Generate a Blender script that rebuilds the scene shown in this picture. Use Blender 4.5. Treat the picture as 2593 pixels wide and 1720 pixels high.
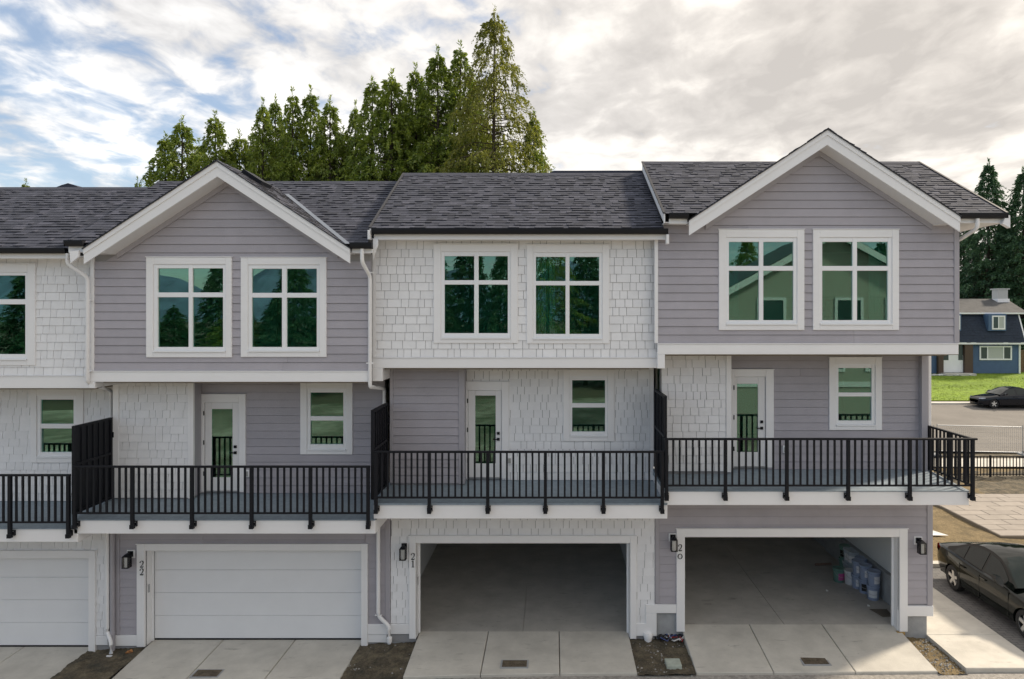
import bpy, bmesh, math, random
import numpy as np
from mathutils import Vector, Matrix, Euler

for o in list(bpy.data.objects):
    bpy.data.objects.remove(o)
scene = bpy.context.scene
col = scene.collection
PI = math.pi

# ------------------------------------------------------------------ camera
F, VX, HY, ZC = 1729.0, 1400.0, 800.0, 7.19          # focal length / axis in photo pixels, camera height
cam_d = bpy.data.cameras.new('camera')
cam = bpy.data.objects.new('camera', cam_d)
col.objects.link(cam)
cam.location = (0, 0, ZC)
cam.rotation_euler = (PI / 2, 0, 0)
cam_d.sensor_width = 36.0
cam_d.lens = F / 2593 * 36
cam_d.shift_x = -(VX - 1296.5) / 2593
cam_d.shift_y = -(860 - HY) / 2593
cam_d.clip_start = 0.1
cam_d.clip_end = 5000
scene.camera = cam

# ------------------------------------------------------------------ light
SUN_EL, SUN_AZ = math.radians(38), math.radians(62)    # azimuth clockwise from +Y
sun_dir = Vector((math.sin(SUN_AZ) * math.cos(SUN_EL), math.cos(SUN_AZ) * math.cos(SUN_EL), math.sin(SUN_EL)))
sd = bpy.data.lights.new('sun', 'SUN')
sd.energy = 2.0
sd.angle = math.radians(6.0)
sd.color = (1.0, 0.87, 0.70)
so = bpy.data.objects.new('sun', sd)
col.objects.link(so)
so.rotation_euler = (-sun_dir).to_track_quat('-Z', 'Y').to_euler()
so.location = (40, 20, 40)

scene.view_settings.view_transform = 'Standard'
scene.view_settings.look = 'None'
scene.view_settings.gamma = 1
scene.view_settings.exposure = 1.38


def N(nt, t, **kw):
    n = nt.nodes.new(t)
    for k, v in kw.items():
        if k == 'ins':
            for kk, vv in v.items():
                if isinstance(vv, bpy.types.NodeSocket):
                    nt.links.new(vv, n.inputs[kk])
                else:
                    n.inputs[kk].default_value = vv
        else:
            setattr(n, k, v)
    return n


def ramp(nt, fac, stops):
    r = nt.nodes.new('ShaderNodeValToRGB')
    nt.links.new(fac, r.inputs[0])
    el = r.color_ramp.elements
    while len(el) < len(stops):
        el.new(0.5)
    for e, (p, c) in zip(el, stops):
        e.position = p
        e.color = (c[0], c[1], c[2], 1) if not isinstance(c, (int, float)) else (c, c, c, 1)
    return r.outputs[0]


def build_world():
    w = bpy.data.worlds.new('World')
    scene.world = w
    w.use_nodes = True
    nt = w.node_tree
    nt.nodes.clear()
    out = N(nt, 'ShaderNodeOutputWorld')
    bg = N(nt, 'ShaderNodeBackground', ins={'Strength': 0.1})
    nt.links.new(bg.outputs[0], out.inputs[0])
    sky = N(nt, 'ShaderNodeTexSky', sky_type='NISHITA', sun_disc=False)
    sky.sun_elevation = SUN_EL
    sky.sun_rotation = SUN_AZ
    sky.dust_density = 1.0
    sky.air_density = 1.0
    tc = N(nt, 'ShaderNodeTexCoord')
    sep = N(nt, 'ShaderNodeSeparateXYZ', ins={0: tc.outputs['Generated']})
    zz = N(nt, 'ShaderNodeMath', operation='MAXIMUM', ins={0: sep.outputs[2], 1: 0.0})
    za = N(nt, 'ShaderNodeMath', operation='ADD', ins={0: zz.outputs[0], 1: 0.16})
    u = N(nt, 'ShaderNodeMath', operation='DIVIDE', ins={0: sep.outputs[0], 1: za.outputs[0]})
    v = N(nt, 'ShaderNodeMath', operation='DIVIDE', ins={0: sep.outputs[1], 1: za.outputs[0]})
    comb = N(nt, 'ShaderNodeCombineXYZ', ins={0: u.outputs[0], 1: v.outputs[0], 2: 0.3})
    mp = N(nt, 'ShaderNodeMapping', ins={0: comb.outputs[0], 'Location': (11.7, 5.1, 0), 'Rotation': (0, 0, 0.5), 'Scale': (1.0, 0.8, 1)})
    n1 = N(nt, 'ShaderNodeTexNoise', ins={'Vector': mp.outputs[0], 'Scale': 0.8, 'Detail': 4, 'Roughness': 0.55, 'Distortion': 0.3})
    n2 = N(nt, 'ShaderNodeTexNoise', ins={'Vector': mp.outputs[0], 'Scale': 7.0, 'Detail': 9, 'Roughness': 0.54, 'Distortion': 0.35})
    n3 = N(nt, 'ShaderNodeTexNoise', ins={'Vector': mp.outputs[0], 'Scale': 1.5, 'Detail': 7, 'Roughness': 0.55, 'Distortion': 0.4})
    # coverage: broken small clouds away from the sun, closed cloud deck towards it
    sm = N(nt, 'ShaderNodeVectorMath', operation='DOT_PRODUCT', ins={0: tc.outputs['Generated'], 1: (sun_dir.x, sun_dir.y, sun_dir.z)})
    cov = N(nt, 'ShaderNodeMath', operation='MULTIPLY_ADD', ins={0: sm.outputs['Value'], 1: 0.32, 2: 0.075})
    a = N(nt, 'ShaderNodeMath', operation='MULTIPLY_ADD', ins={0: n2.outputs[0], 1: 0.70, 2: cov.outputs[0]})
    b = N(nt, 'ShaderNodeMath', operation='MULTIPLY_ADD', ins={0: n1.outputs[0], 1: 0.55, 2: a.outputs[0]})
    mask = N(nt, 'ShaderNodeMapRange', interpolation_type='SMOOTHSTEP', ins={0: b.outputs[0], 1: 0.60, 2: 0.80, 3: 0.16, 4: 1.0})
    # cloud brightness: thick grey bases and thin bright edges
    sh = N(nt, 'ShaderNodeMath', operation='MULTIPLY_ADD', ins={0: n2.outputs[0], 1: 0.45, 2: 0.0})
    sh2 = N(nt, 'ShaderNodeMath', operation='MULTIPLY_ADD', ins={0: n3.outputs[0], 1: 0.8, 2: sh.outputs[0]})
    ccol = ramp(nt, sh2.outputs[0], [(0.46, (2.45, 2.42, 2.44)), (0.58, (3.1, 3.06, 3.06)), (0.67, (4.05, 4.0, 3.95)), (0.80, (5.1, 5.02, 4.92))])
    # light coming through the clouds towards the sun is warmer
    gl = N(nt, 'ShaderNodeMapRange', interpolation_type='SMOOTHSTEP', ins={0: sm.outputs['Value'], 1: 0.1, 2: 0.95, 3: 0.0, 4: 1.0})
    glc = N(nt, 'ShaderNodeMix', data_type='RGBA', blend_type='MIX', ins={0: gl.outputs[0], 6: (1, 1, 1, 1), 7: (1.06, 1.0, 0.92, 1)})
    cm = N(nt, 'ShaderNodeMix', data_type='RGBA', blend_type='MULTIPLY', ins={0: 1.0, 6: ccol, 7: glc.outputs[2]})
    dim = N(nt, 'ShaderNodeVectorMath', operation='SCALE', ins={0: sky.outputs[0], 'Scale': 0.66})
    mx = N(nt, 'ShaderNodeMix', data_type='RGBA', blend_type='MIX', ins={0: mask.outputs[0], 6: dim.outputs[0], 7: cm.outputs[2]})
    nt.links.new(mx.outputs[2], bg.inputs[0])


build_world()


# ------------------------------------------------------------------ helpers
def X(px, Y):
    return (px - VX) * Y / F


def Z(py, Y):
    return ZC - (py - HY) * Y / F


def RC(px0, py0, px1, py1, Y):
    """photo rectangle on the plane at depth Y -> x0, x1, z0, z1"""
    return (X(px0, Y), X(px1, Y), Z(py1, Y), Z(py0, Y))


MATS = {}


def mat(name, base, rough=0.6, metal=0.0, spec=0.5, noise=None, bump=None, rnd=0.0, island=False, coord='Object', coat=0.0):
    """noise=(scale, amount) value mottling; bump=(scale, strength); rnd = per-object / per-island value variation"""
    if name in MATS:
        return MATS[name]
    m = bpy.data.materials.new(name)
    m.use_nodes = True
    nt = m.node_tree
    p = nt.nodes['Principled BSDF']
    p.inputs['Roughness'].default_value = rough
    p.inputs['Metallic'].default_value = metal
    p.inputs['Specular IOR Level'].default_value = spec
    p.inputs['Coat Weight'].default_value = coat
    c = N(nt, 'ShaderNodeRGB')
    c.outputs[0].default_value = (*base, 1)
    cur = c.outputs[0]
    val = None
    tc = N(nt, 'ShaderNodeTexCoord')
    geo = N(nt, 'ShaderNodeNewGeometry')
    vec = geo.outputs['Position']
    if noise:
        nz = N(nt, 'ShaderNodeTexNoise', ins={'Vector': vec, 'Scale': noise[0], 'Detail': 6, 'Roughness': 0.62})
        mr = N(nt, 'ShaderNodeMapRange', ins={0: nz.outputs[0], 1: 0.3, 2: 0.7, 3: 1 - noise[1], 4: 1 + noise[1]})
        val = mr.outputs[0]
    if rnd:
        if island:
            src = geo.outputs['Random Per Island']
        else:
            src = N(nt, 'ShaderNodeObjectInfo').outputs['Random']
        mr = N(nt, 'ShaderNodeMapRange', ins={0: src, 1: 0, 2: 1, 3: 1 - rnd, 4: 1 + rnd})
        if val is None:
            val = mr.outputs[0]
        else:
            val = N(nt, 'ShaderNodeMath', operation='MULTIPLY', ins={0: val, 1: mr.outputs[0]}).outputs[0]
    if val is not None:
        cb = N(nt, 'ShaderNodeVectorMath', operation='SCALE', ins={0: cur, 'Scale': val})
        cur = cb.outputs[0]
    nt.links.new(cur, p.inputs['Base Color'])
    if bump:
        nb = N(nt, 'ShaderNodeTexNoise', ins={'Vector': vec, 'Scale': bump[0], 'Detail': 5, 'Roughness': 0.6})
        bp = N(nt, 'ShaderNodeBump', ins={'Height': nb.outputs[0], 'Strength': bump[1], 'Distance': 0.02})
        nt.links.new(bp.outputs[0], p.inputs['Normal'])
    MATS[name] = m
    return m


def glass_mat(name, tint, refl=0.22, gcol=(0.76, 1.0, 0.93)):
    m = bpy.data.materials.new(name)
    m.use_nodes = True
    nt = m.node_tree
    nt.nodes.clear()
    out = N(nt, 'ShaderNodeOutputMaterial')
    lw = N(nt, 'ShaderNodeFresnel', ins={'IOR': 1.5})
    add = N(nt, 'ShaderNodeMath', operation='ADD', use_clamp=True, ins={0: lw.outputs[0], 1: refl})
    nz = N(nt, 'ShaderNodeTexNoise', ins={'Vector': N(nt, 'ShaderNodeNewGeometry').outputs['Position'], 'Scale': 1.3, 'Detail': 2})
    bp = N(nt, 'ShaderNodeBump', ins={'Height': nz.outputs[0], 'Strength': 0.006, 'Distance': 0.05})
    gl = N(nt, 'ShaderNodeBsdfGlossy', ins={'Color': (*gcol, 1), 'Roughness': 0.0, 'Normal': bp.outputs[0]})
    tr = N(nt, 'ShaderNodeBsdfTransparent', ins={'Color': (*tint, 1)})
    mx = N(nt, 'ShaderNodeMixShader', ins={0: add.outputs[0], 1: tr.outputs[0], 2: gl.outputs[0]})
    nt.links.new(mx.outputs[0], out.inputs[0])
    MATS[name] = m
    return m


def tag(o, label=None, cat=None, group=None, kind=None):
    if label: o['label'] = label
    if cat: o['category'] = cat
    if group: o['group'] = group
    if kind: o['kind'] = kind
    return o


def link(o, parent=None):
    col.objects.link(o)
    if parent is not None:
        o.parent = parent
        if parent.get('_root'):
            o.matrix_parent_inverse = Matrix.Translation(-Vector(parent.location))
    return o


def empty(name, loc, label=None, cat=None, group=None, local=False, rz=0.0):
    """thing root; local=False: children carry world coordinates; local=True: children are in the root's own axes"""
    o = bpy.data.objects.new(name, None)
    o.location = loc
    o.rotation_euler = (0, 0, rz)
    o.empty_display_size = 0.2
    col.objects.link(o)
    if not local:
        o['_root'] = 1
    tag(o, label, cat, group)
    return o


class MB:
    def __init__(self):
        self.v, self.f, self.mi = [], [], []
        self.m = 0

    def add(self, vs, fs):
        b = len(self.v)
        self.v += [tuple(p) for p in vs]
        for f in fs:
            self.f.append([b + i for i in f])
            self.mi.append(self.m)
        return self

    def box(self, x0, x1, y0, y1, z0, z1):
        return self.add([(x0, y0, z0), (x1, y0, z0), (x1, y1, z0), (x0, y1, z0), (x0, y0, z1), (x1, y0, z1), (x1, y1, z1), (x0, y1, z1)],
                        [(0, 3, 2, 1), (4, 5, 6, 7), (0, 1, 5, 4), (1, 2, 6, 5), (2, 3, 7, 6), (3, 0, 4, 7)])

    def bbox(self, x0, x1, y0, y1, z0, z1, b=0.008):
        """box with chamfered front-facing edges (cheap bevel all round in x/z)"""
        b = min(b, (x1 - x0) * .3, (z1 - z0) * .3, (y1 - y0) * .5)
        return self.add([(x0, y1, z0), (x1, y1, z0), (x1, y1, z1), (x0, y1, z1),
                         (x0, y0 + b, z0), (x1, y0 + b, z0), (x1, y0 + b, z1), (x0, y0 + b, z1),
                         (x0 + b, y0, z0 + b), (x1 - b, y0, z0 + b), (x1 - b, y0, z1 - b), (x0 + b, y0, z1 - b)],
                        [(0, 3, 2, 1), (8, 9, 10, 11), (0, 1, 5, 4), (1, 2, 6, 5), (2, 3, 7, 6), (3, 0, 4, 7),
                         (4, 5, 9, 8), (5, 6, 10, 9), (6, 7, 11, 10), (7, 4, 8, 11)])

    def prism(self, pts, y0, y1):
        """polygon in x,z (counter-clockwise seen from -Y) extruded along Y"""
        n = len(pts)
        vs = [(p[0], y0, p[1]) for p in pts] + [(p[0], y1, p[1]) for p in pts]
        fs = [tuple(range(n)), tuple(range(2 * n - 1, n - 1, -1))]
        for i in range(n):
            j = (i + 1) % n
            fs.append((i, i + n, j + n, j))
        return self.add(vs, fs)

    def prism_x(self, pts, x0, x1):
        n = len(pts)
        vs = [(x0, p[0], p[1]) for p in pts] + [(x1, p[0], p[1]) for p in pts]
        fs = [tuple(range(n - 1, -1, -1)), tuple(range(n, 2 * n))]
        for i in range(n):
            j = (i + 1) % n
            fs.append((i, j, j + n, i + n))
        return self.add(vs, fs)

    def poly(self, pts):
        return self.add(pts, [tuple(range(len(pts)))])

    def tube(self, path, r, n=10, cap=True, r_end=None):
        path = [Vector(p) for p in path]
        k = len(path)
        rings = []
        up = Vector((0, 0, 1))
        for i, p in enumerate(path):
            d = (path[min(i + 1, k - 1)] - path[max(i - 1, 0)]).normalized()
            a = d.cross(up)
            if a.length < 0.05:
                a = d.cross(Vector((0, 1, 0)))
            a.normalize()
            b = d.cross(a).normalized()
            rr = r if r_end is None else r + (r_end - r) * i / (k - 1)
            rings.append([p + a * math.cos(2 * PI * t / n) * rr + b * math.sin(2 * PI * t / n) * rr for t in range(n)])
        vs = [p for ring in rings for p in ring]
        fs = []
        for i in range(k - 1):
            for t in range(n):
                u = (t + 1) % n
                fs.append((i * n + t, i * n + u, (i + 1) * n + u, (i + 1) * n + t))
        if cap:
            fs.append(tuple(range(n - 1, -1, -1)))
            fs.append(tuple(range((k - 1) * n, k * n)))
        return self.add(vs, fs)

    def lathe(self, prof, c, n=20):
        vs, fs = [], []
        for (r, z) in prof:
            for t in range(n):
                vs.append((c[0] + r * math.cos(2 * PI * t / n), c[1] + r * math.sin(2 * PI * t / n), c[2] + z))
        for i in range(len(prof) - 1):
            for t in range(n):
                u = (t + 1) % n
                fs.append((i * n + t, i * n + u, (i + 1) * n + u, (i + 1) * n + t))
        fs.append(tuple(range(n - 1, -1, -1)))
        fs.append(tuple(range((len(prof) - 1) * n, len(prof) * n)))
        return self.add(vs, fs)

    def mesh(self, name, mats, smooth=False):
        me = bpy.data.meshes.new(name)
        me.from_pydata(self.v, [], self.f)
        if not isinstance(mats, (list, tuple)):
            mats = [mats]
        for m in mats:
            me.materials.append(m)
        if len(mats) > 1:
            me.polygons.foreach_set('material_index', self.mi)
        if smooth:
            me.polygons.foreach_set('use_smooth', [True] * len(me.polygons))
            me.set_sharp_from_angle(angle=math.radians(40))
        me.update()
        return me

    def build(self, name, mats, parent=None, smooth=False, fix=True):
        me = self.mesh(name, mats, smooth)
        if fix:
            bm = bmesh.new()
            bm.from_mesh(me)
            bmesh.ops.recalc_face_normals(bm, faces=bm.faces)
            bm.to_mesh(me)
            bm.free()
        o = bpy.data.objects.new(name, me)
        return link(o, parent)


# ------------------------------------------------------------------ materials
WHITE = mat('painted_white_trim', (0.83, 0.83, 0.84), 0.45, noise=(1.2, 0.025))
SHAKE = mat('painted_white_shake', (0.80, 0.805, 0.82), 0.65, noise=(5, 0.04), rnd=0.035, bump=(60, 0.15))
SHAKE_I = mat('painted_white_shake_joined', (0.80, 0.805, 0.82), 0.65, noise=(5, 0.04), rnd=0.035, island=True, bump=(60, 0.15))
UNDER = mat('building_paper', (0.30, 0.30, 0.31), 0.9)
GREY = mat('grey_lap_siding', (0.390, 0.372, 0.408), 0.6, noise=(2.2, 0.055), rnd=0.05, bump=(45, 0.15))
GREYT = mat('grey_painted_trim', (0.38, 0.367, 0.40), 0.55, noise=(3, 0.03))
VINYL = mat('white_vinyl_frame', (0.84, 0.85, 0.87), 0.3)
BLACK = mat('black_powder_coat', (0.006, 0.007, 0.011), 0.5, spec=0.25)
GUTTER = mat('black_aluminium_gutter', (0.008, 0.009, 0.013), 0.45, spec=0.3)
SOFF = mat('white_soffit', (0.72, 0.72, 0.73), 0.6)
DECK = mat('blue_grey_deck_membrane', (0.24, 0.295, 0.345), 0.55, noise=(9, 0.16), bump=(90, 0.2))
def concrete_mat(name, base, stain):
    m = bpy.data.materials.new(name)
    m.use_nodes = True
    nt = m.node_tree
    p = nt.nodes['Principled BSDF']
    p.inputs['Roughness'].default_value = 0.85
    pos = N(nt, 'ShaderNodeNewGeometry').outputs['Position']
    n1 = N(nt, 'ShaderNodeTexNoise', ins={'Vector': pos, 'Scale': 1.6, 'Detail': 7, 'Roughness': 0.65})
    v1 = N(nt, 'ShaderNodeMapRange', ins={0: n1.outputs[0], 1: 0.3, 2: 0.7, 3: 0.84, 4: 1.12})
    st = N(nt, 'ShaderNodeMapping', ins={0: pos, 'Scale': (2.0, 7.0, 2.0), 'Rotation': (0, 0, 0.12)})
    n2 = N(nt, 'ShaderNodeTexNoise', ins={'Vector': st.outputs[0], 'Scale': 1.0, 'Detail': 6, 'Roughness': 0.7})
    v2 = N(nt, 'ShaderNodeMapRange', ins={0: n2.outputs[0], 1: 0.60, 2: 0.72, 3: 1.0, 4: 1 - stain})
    n3 = N(nt, 'ShaderNodeTexVoronoi', ins={'Vector': pos, 'Scale': 3.3})
    v3 = N(nt, 'ShaderNodeMapRange', ins={0: n3.outputs['Distance'], 1: 0.02, 2: 0.07, 3: 1 - stain * .9, 4: 1.0})
    k = N(nt, 'ShaderNodeMath', operation='MULTIPLY', ins={0: v1.outputs[0], 1: v2.outputs[0]})
    k2 = N(nt, 'ShaderNodeMath', operation='MULTIPLY', ins={0: k.outputs[0], 1: v3.outputs[0]})
    c = N(nt, 'ShaderNodeRGB'); c.outputs[0].default_value = (*base, 1)
    cb = N(nt, 'ShaderNodeVectorMath', operation='SCALE', ins={0: c.outputs[0], 'Scale': k2.outputs[0]})
    nt.links.new(cb.outputs[0], p.inputs['Base Color'])
    nb = N(nt, 'ShaderNodeTexNoise', ins={'Vector': pos, 'Scale': 50, 'Detail': 4})
    bp = N(nt, 'ShaderNodeBump', ins={'Height': nb.outputs[0], 'Strength': 0.25, 'Distance': 0.02})
    nt.links.new(bp.outputs[0], p.inputs['Normal'])
    return m


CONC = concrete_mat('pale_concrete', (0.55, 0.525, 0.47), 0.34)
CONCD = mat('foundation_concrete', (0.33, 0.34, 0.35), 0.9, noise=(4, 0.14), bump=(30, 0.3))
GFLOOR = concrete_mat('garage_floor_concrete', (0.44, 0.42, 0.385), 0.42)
DRYWALL = mat('primed_drywall', (0.70, 0.72, 0.73), 0.9)
ROOM = mat('cream_interior_paint', (0.74, 0.72, 0.64), 0.9)
ROOMD = mat('interior_carpet', (0.25, 0.22, 0.18), 0.95)
DOORW = mat('white_door_paint', (0.78, 0.78, 0.79), 0.4)
GDOOR = mat('white_steel_garage_door', (0.80, 0.81, 0.83), 0.45, noise=(2, 0.02))
GLASS = glass_mat('green_low_e_glass', (0.38, 0.78, 0.68), 0.10)
LGLASS = glass_mat('clear_lantern_glass', (0.97, 0.97, 0.97), 0.0, (1, 1, 1))
EDGE = mat('dark_drip_edge', (0.02, 0.02, 0.025), 0.5)
FLASH = mat('valley_flashing', (0.22, 0.25, 0.30), 0.35, metal=0.6)
ASPH = mat('asphalt', (0.18, 0.165, 0.147), 0.9, noise=(0.35, 0.16), bump=(60, 0.4))
ROADN = mat('worn_gravelly_asphalt', (0.32, 0.30, 0.275), 0.95, noise=(14, 0.35), bump=(40, 0.7))
METAL = mat('galvanised_steel', (0.45, 0.46, 0.47), 0.4, metal=0.8)


def shingle_mat():
    m = bpy.data.materials.new('asphalt_roof_shingle')
    m.use_nodes = True
    nt = m.node_tree
    p = nt.nodes['Principled BSDF']
    p.inputs['Roughness'].default_value = 0.9
    geo = N(nt, 'ShaderNodeNewGeometry')
    c = ramp(nt, geo.outputs['Random Per Island'], [(0.0, (0.026, 0.030, 0.046)), (0.4, (0.037, 0.042, 0.062)), (0.8, (0.053, 0.058, 0.083)), (1.0, (0.075, 0.079, 0.108))])
    nz = N(nt, 'ShaderNodeTexNoise', ins={'Vector': geo.outputs['Position'], 'Scale': 60, 'Detail': 3})
    mr = N(nt, 'ShaderNodeMapRange', ins={0: nz.outputs[0], 1: 0.3, 2: 0.7, 3: 0.75, 4: 1.25})
    cb = N(nt, 'ShaderNodeVectorMath', operation='SCALE', ins={0: c, 'Scale': mr.outputs[0]})
    nt.links.new(cb.outputs[0], p.inputs['Base Color'])
    bp = N(nt, 'ShaderNodeBump', ins={'Height': nz.outputs[0], 'Strength': 0.4, 'Distance': 0.01})
    nt.links.new(bp.outputs[0], p.inputs['Normal'])
    return m


ROOF = shingle_mat()
BUTT = mat('shingle_butt_shadow_edge', (0.018, 0.019, 0.026), 0.95)  # dark asphalt edge, with each course's shadow line put into its colour


def soil_mat(name, a, b, c, scale=3.0):
    m = bpy.data.materials.new(name)
    m.use_nodes = True
    nt = m.node_tree
    p = nt.nodes['Principled BSDF']
    p.inputs['Roughness'].default_value = 0.95
    geo = N(nt, 'ShaderNodeNewGeometry')
    n1 = N(nt, 'ShaderNodeTexNoise', ins={'Vector': geo.outputs['Position'], 'Scale': scale, 'Detail': 8, 'Roughness': 0.7})
    cc = ramp(nt, n1.outputs[0], [(0.35, a), (0.5, b), (0.66, c)])
    n2 = N(nt, 'ShaderNodeTexNoise', ins={'Vector': geo.outputs['Position'], 'Scale': scale * 9, 'Detail': 6, 'Roughness': 0.7})
    mr = N(nt, 'ShaderNodeMapRange', ins={0: n2.outputs[0], 1: 0.3, 2: 0.7, 3: 0.6, 4: 1.4})
    cb = N(nt, 'ShaderNodeVectorMath', operation='SCALE', ins={0: cc, 'Scale': mr.outputs[0]})
    nt.links.new(cb.outputs[0], p.inputs['Base Color'])
    bp = N(nt, 'ShaderNodeBump', ins={'Height': n2.outputs[0], 'Strength': 0.8, 'Distance': 0.05})
    nt.links.new(bp.outputs[0], p.inputs['Normal'])
    return m


SOIL = soil_mat('dug_soil', (0.05, 0.048, 0.034), (0.11, 0.09, 0.06), (0.19, 0.16, 0.105))
DRY = soil_mat('dry_grass_soil', (0.10, 0.075, 0.035), (0.17, 0.125, 0.06), (0.23, 0.17, 0.085), 1.4)
LAWN = soil_mat('lawn_ground', (0.12, 0.19, 0.012), (0.17, 0.26, 0.018), (0.20, 0.28, 0.02), 0.25)


def leaf_mat(name, dark, light, trans=0.35):
    m = bpy.data.materials.new(name)
    m.use_nodes = True
    nt = m.node_tree
    nt.nodes.clear()
    out = N(nt, 'ShaderNodeOutputMaterial')
    geo = N(nt, 'ShaderNodeNewGeometry')
    nz = N(nt, 'ShaderNodeTexNoise', ins={'Vector': geo.outputs['Position'], 'Scale': 0.9, 'Detail': 3})
    ad = N(nt, 'ShaderNodeMath', operation='MULTIPLY_ADD', ins={0: geo.outputs['Random Per Island'], 1: 0.5, 2: nz.outputs[0]})
    c = ramp(nt, ad.outputs[0], [(0.45, dark), (1.0, light)])
    d = N(nt, 'ShaderNodeBsdfDiffuse', ins={0: c})
    t = N(nt, 'ShaderNodeBsdfTranslucent', ins={0: c})
    g = N(nt, 'ShaderNodeBsdfGlossy', ins={'Color': (1, 1, 1, 1), 'Roughness': 0.45})
    mx = N(nt, 'ShaderNodeMixShader', ins={0: trans, 1: d.outputs[0], 2: t.outputs[0]})
    mx2 = N(nt, 'ShaderNodeMixShader', ins={0: 0.03, 1: mx.outputs[0], 2: g.outputs[0]})
    nt.links.new(mx2.outputs[0], out.inputs[0])
    return m


LEAF = leaf_mat('cedar_foliage', (0.10, 0.165, 0.02), (0.29, 0.36, 0.045), 0.5)
LEAFY = leaf_mat('yellow_green_cedar_foliage', (0.11, 0.135, 0.016), (0.29, 0.30, 0.045), 0.5)
LEAFD = leaf_mat('dark_fir_foliage', (0.03, 0.085, 0.045), (0.10, 0.19, 0.085), 0.35)
BARK = mat('brown_bark', (0.055, 0.042, 0.032), 0.95, noise=(6, 0.3), bump=(20, 0.6))

# ------------------------------------------------------------------ setting
YR, YF, YG, YBP, YM = 13.94, 14.03, 15.33, 15.25, 15.62     # railing, deck fascia, garage wall, main-floor bump, main wall


def lerp_tab(t, tab):
    if t <= tab[0][0]: return tab[0][1]
    for (a, va), (b, vb) in zip(tab, tab[1:]):
        if t <= b: return va + (vb - va) * (t - a) / (b - a)
    return tab[-1][1]


GX = [(-60, -1.6), (-13, -0.44), (-8, -0.27), (-0.8, -0.07), (5.5, -0.04), (9, -0.01), (30, 0.0)]
GY = [(36, 0.0), (50, 0.71), (50.6, 0.86), (62, 1.95), (80, 2.6), (400, 6.0)]


def gz(x, y):
    """height of the lane / ground"""
    return lerp_tab(x, GX) * (1 if y < 30 else max(0, 1 - (y - 30) / 20)) + lerp_tab(y, GY)


def sheet(name, xs, ys, dz, m, parent=None, kind='structure', jit=0.0, seed=0):
    rr = random.Random(seed)
    b = MB()
    nx = len(xs)
    b.v = [(x, y, gz(x, y) + dz + (rr.uniform(-jit, jit) if jit else 0)) for y in ys for x in xs]
    for j in range(len(ys) - 1):
        for i in range(nx - 1):
            b.f.append([j * nx + i, j * nx + i + 1, (j + 1) * nx + i + 1, (j + 1) * nx + i])
            b.mi.append(0)
    o = b.build(name, m, parent, smooth=True, fix=False)
    if kind: o['kind'] = kind
    return o


def fr(a, b, n):
    return [a + (b - a) * i / n for i in range(n + 1)]


gxs = [-1500, -500, -150, -60, -40, -25] + fr(-13, 30, 22) + [45, 70, 150, 500, 1500]
gys = [-1500, -500, -150, -60, -20, 0, 10, 14, 18, 22, 26, 30, 34, 36, 40, 45, 50, 50.6, 56, 62, 70, 80, 150, 400, 1500]
sheet('ground', gxs, gys, -0.12, SOIL)
sheet('lane', fr(-45, 45, 40), [1.5, 6, 10, 12, 13.86], -0.055, ROADN)
SAND = soil_mat('pale_building_sand', (0.06, 0.075, 0.035), (0.23, 0.205, 0.155), (0.42, 0.38, 0.31), 0.16)
sheet('building_site', fr(-80, 60, 50), fr(-30, 1.5, 14), -0.06, SAND, jit=0.06, seed=2)
b = MB()
rr = random.Random(14)
hx = fr(-1500, 1200, 60)
hh = [45 + 34 * math.sin(i * .55) + 18 * math.sin(i * 1.7 + 1) + rr.uniform(-9, 9) for i in range(61)]
for i in range(60):
    b.add([(hx[i], -950, -20), (hx[i + 1], -950, -20), (hx[i + 1], -1150, hh[i + 1] + 45), (hx[i], -1150, hh[i] + 45), (hx[i + 1], -1500, -20), (hx[i], -1500, -20)], [(0, 1, 2, 3), (3, 2, 4, 5)])
o = b.build('hills', mat('blue_forest_hills', (0.10, 0.15, 0.24), .95, noise=(.02, .4)), fix=False); o['kind'] = 'structure'
sheet('street', [-120, -60, -30, 0, 15, 30, 60, 120], [36.2, 40, 45, 49.9], 0.0, ASPH)
sheet('dry_verge', fr(9.4, 40, 24), fr(19.6, 33.4, 14), -0.06, DRY, jit=0.035, seed=4)
sheet('soil_strip', fr(10, 40, 60), fr(27.6, 31.6, 12), -0.01, SOIL, jit=0.07, seed=9)
sheet('lawn', [X(2340, 50) - 3, 20, 26, 30, 34, 38, 44, 60, 90], fr(50.9, 66, 12), 0.0, LAWN, jit=0.02)
sheet('house_driveway', [10, 15, 20, 24, X(2340, 50) - 3.03], [49.9, 53, 58, 66], 0.01, CONC)

# lawn grass: uncountable blades
rr = random.Random(5)
b = MB()
for i in range(16000):
    x, y = rr.uniform(24.3, 45), rr.uniform(50.95, 62.4)
    z = gz(x, y) - 0.01
    h, a, w = rr.uniform(0.03, 0.07), rr.uniform(0, PI), 0.03
    dx, dy = math.cos(a) * w, math.sin(a) * w
    b.add([(x - dx, y - dy, z), (x + dx, y + dy, z), (x + rr.uniform(-.04, .04), y + rr.uniform(-.04, .04), z + h)], [(0, 1, 2)])
GRASS = leaf_mat('lawn_grass_blades', (0.13, 0.20, 0.012), (0.27, 0.35, 0.022), 0.35)
tag(b.build('lawn_grass', GRASS, fix=False), 'short bright green grass on the lawn before the blue house', 'grass', kind='stuff')

# street kerb and far sidewalk
b = MB()
ks = fr(-60, 90, 30)
for x0, x1 in zip(ks, ks[1:]):
    z = gz((x0 + x1) / 2, 50.2)
    b.box(x0, x1, 49.95, 50.85, z - 0.2, z + 0.05)
o = b.build('street_kerb', CONC); o['kind'] = 'structure'
o = sheet('sidewalk', fr(-30, 60, 30), [32.4, 34.3], 0.035, CONC)
b = MB().box(9.6, 60, 19.55, 19.8, -0.2, 0.09)
o = b.build('parking_kerb', CONC); o['kind'] = 'structure'

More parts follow.
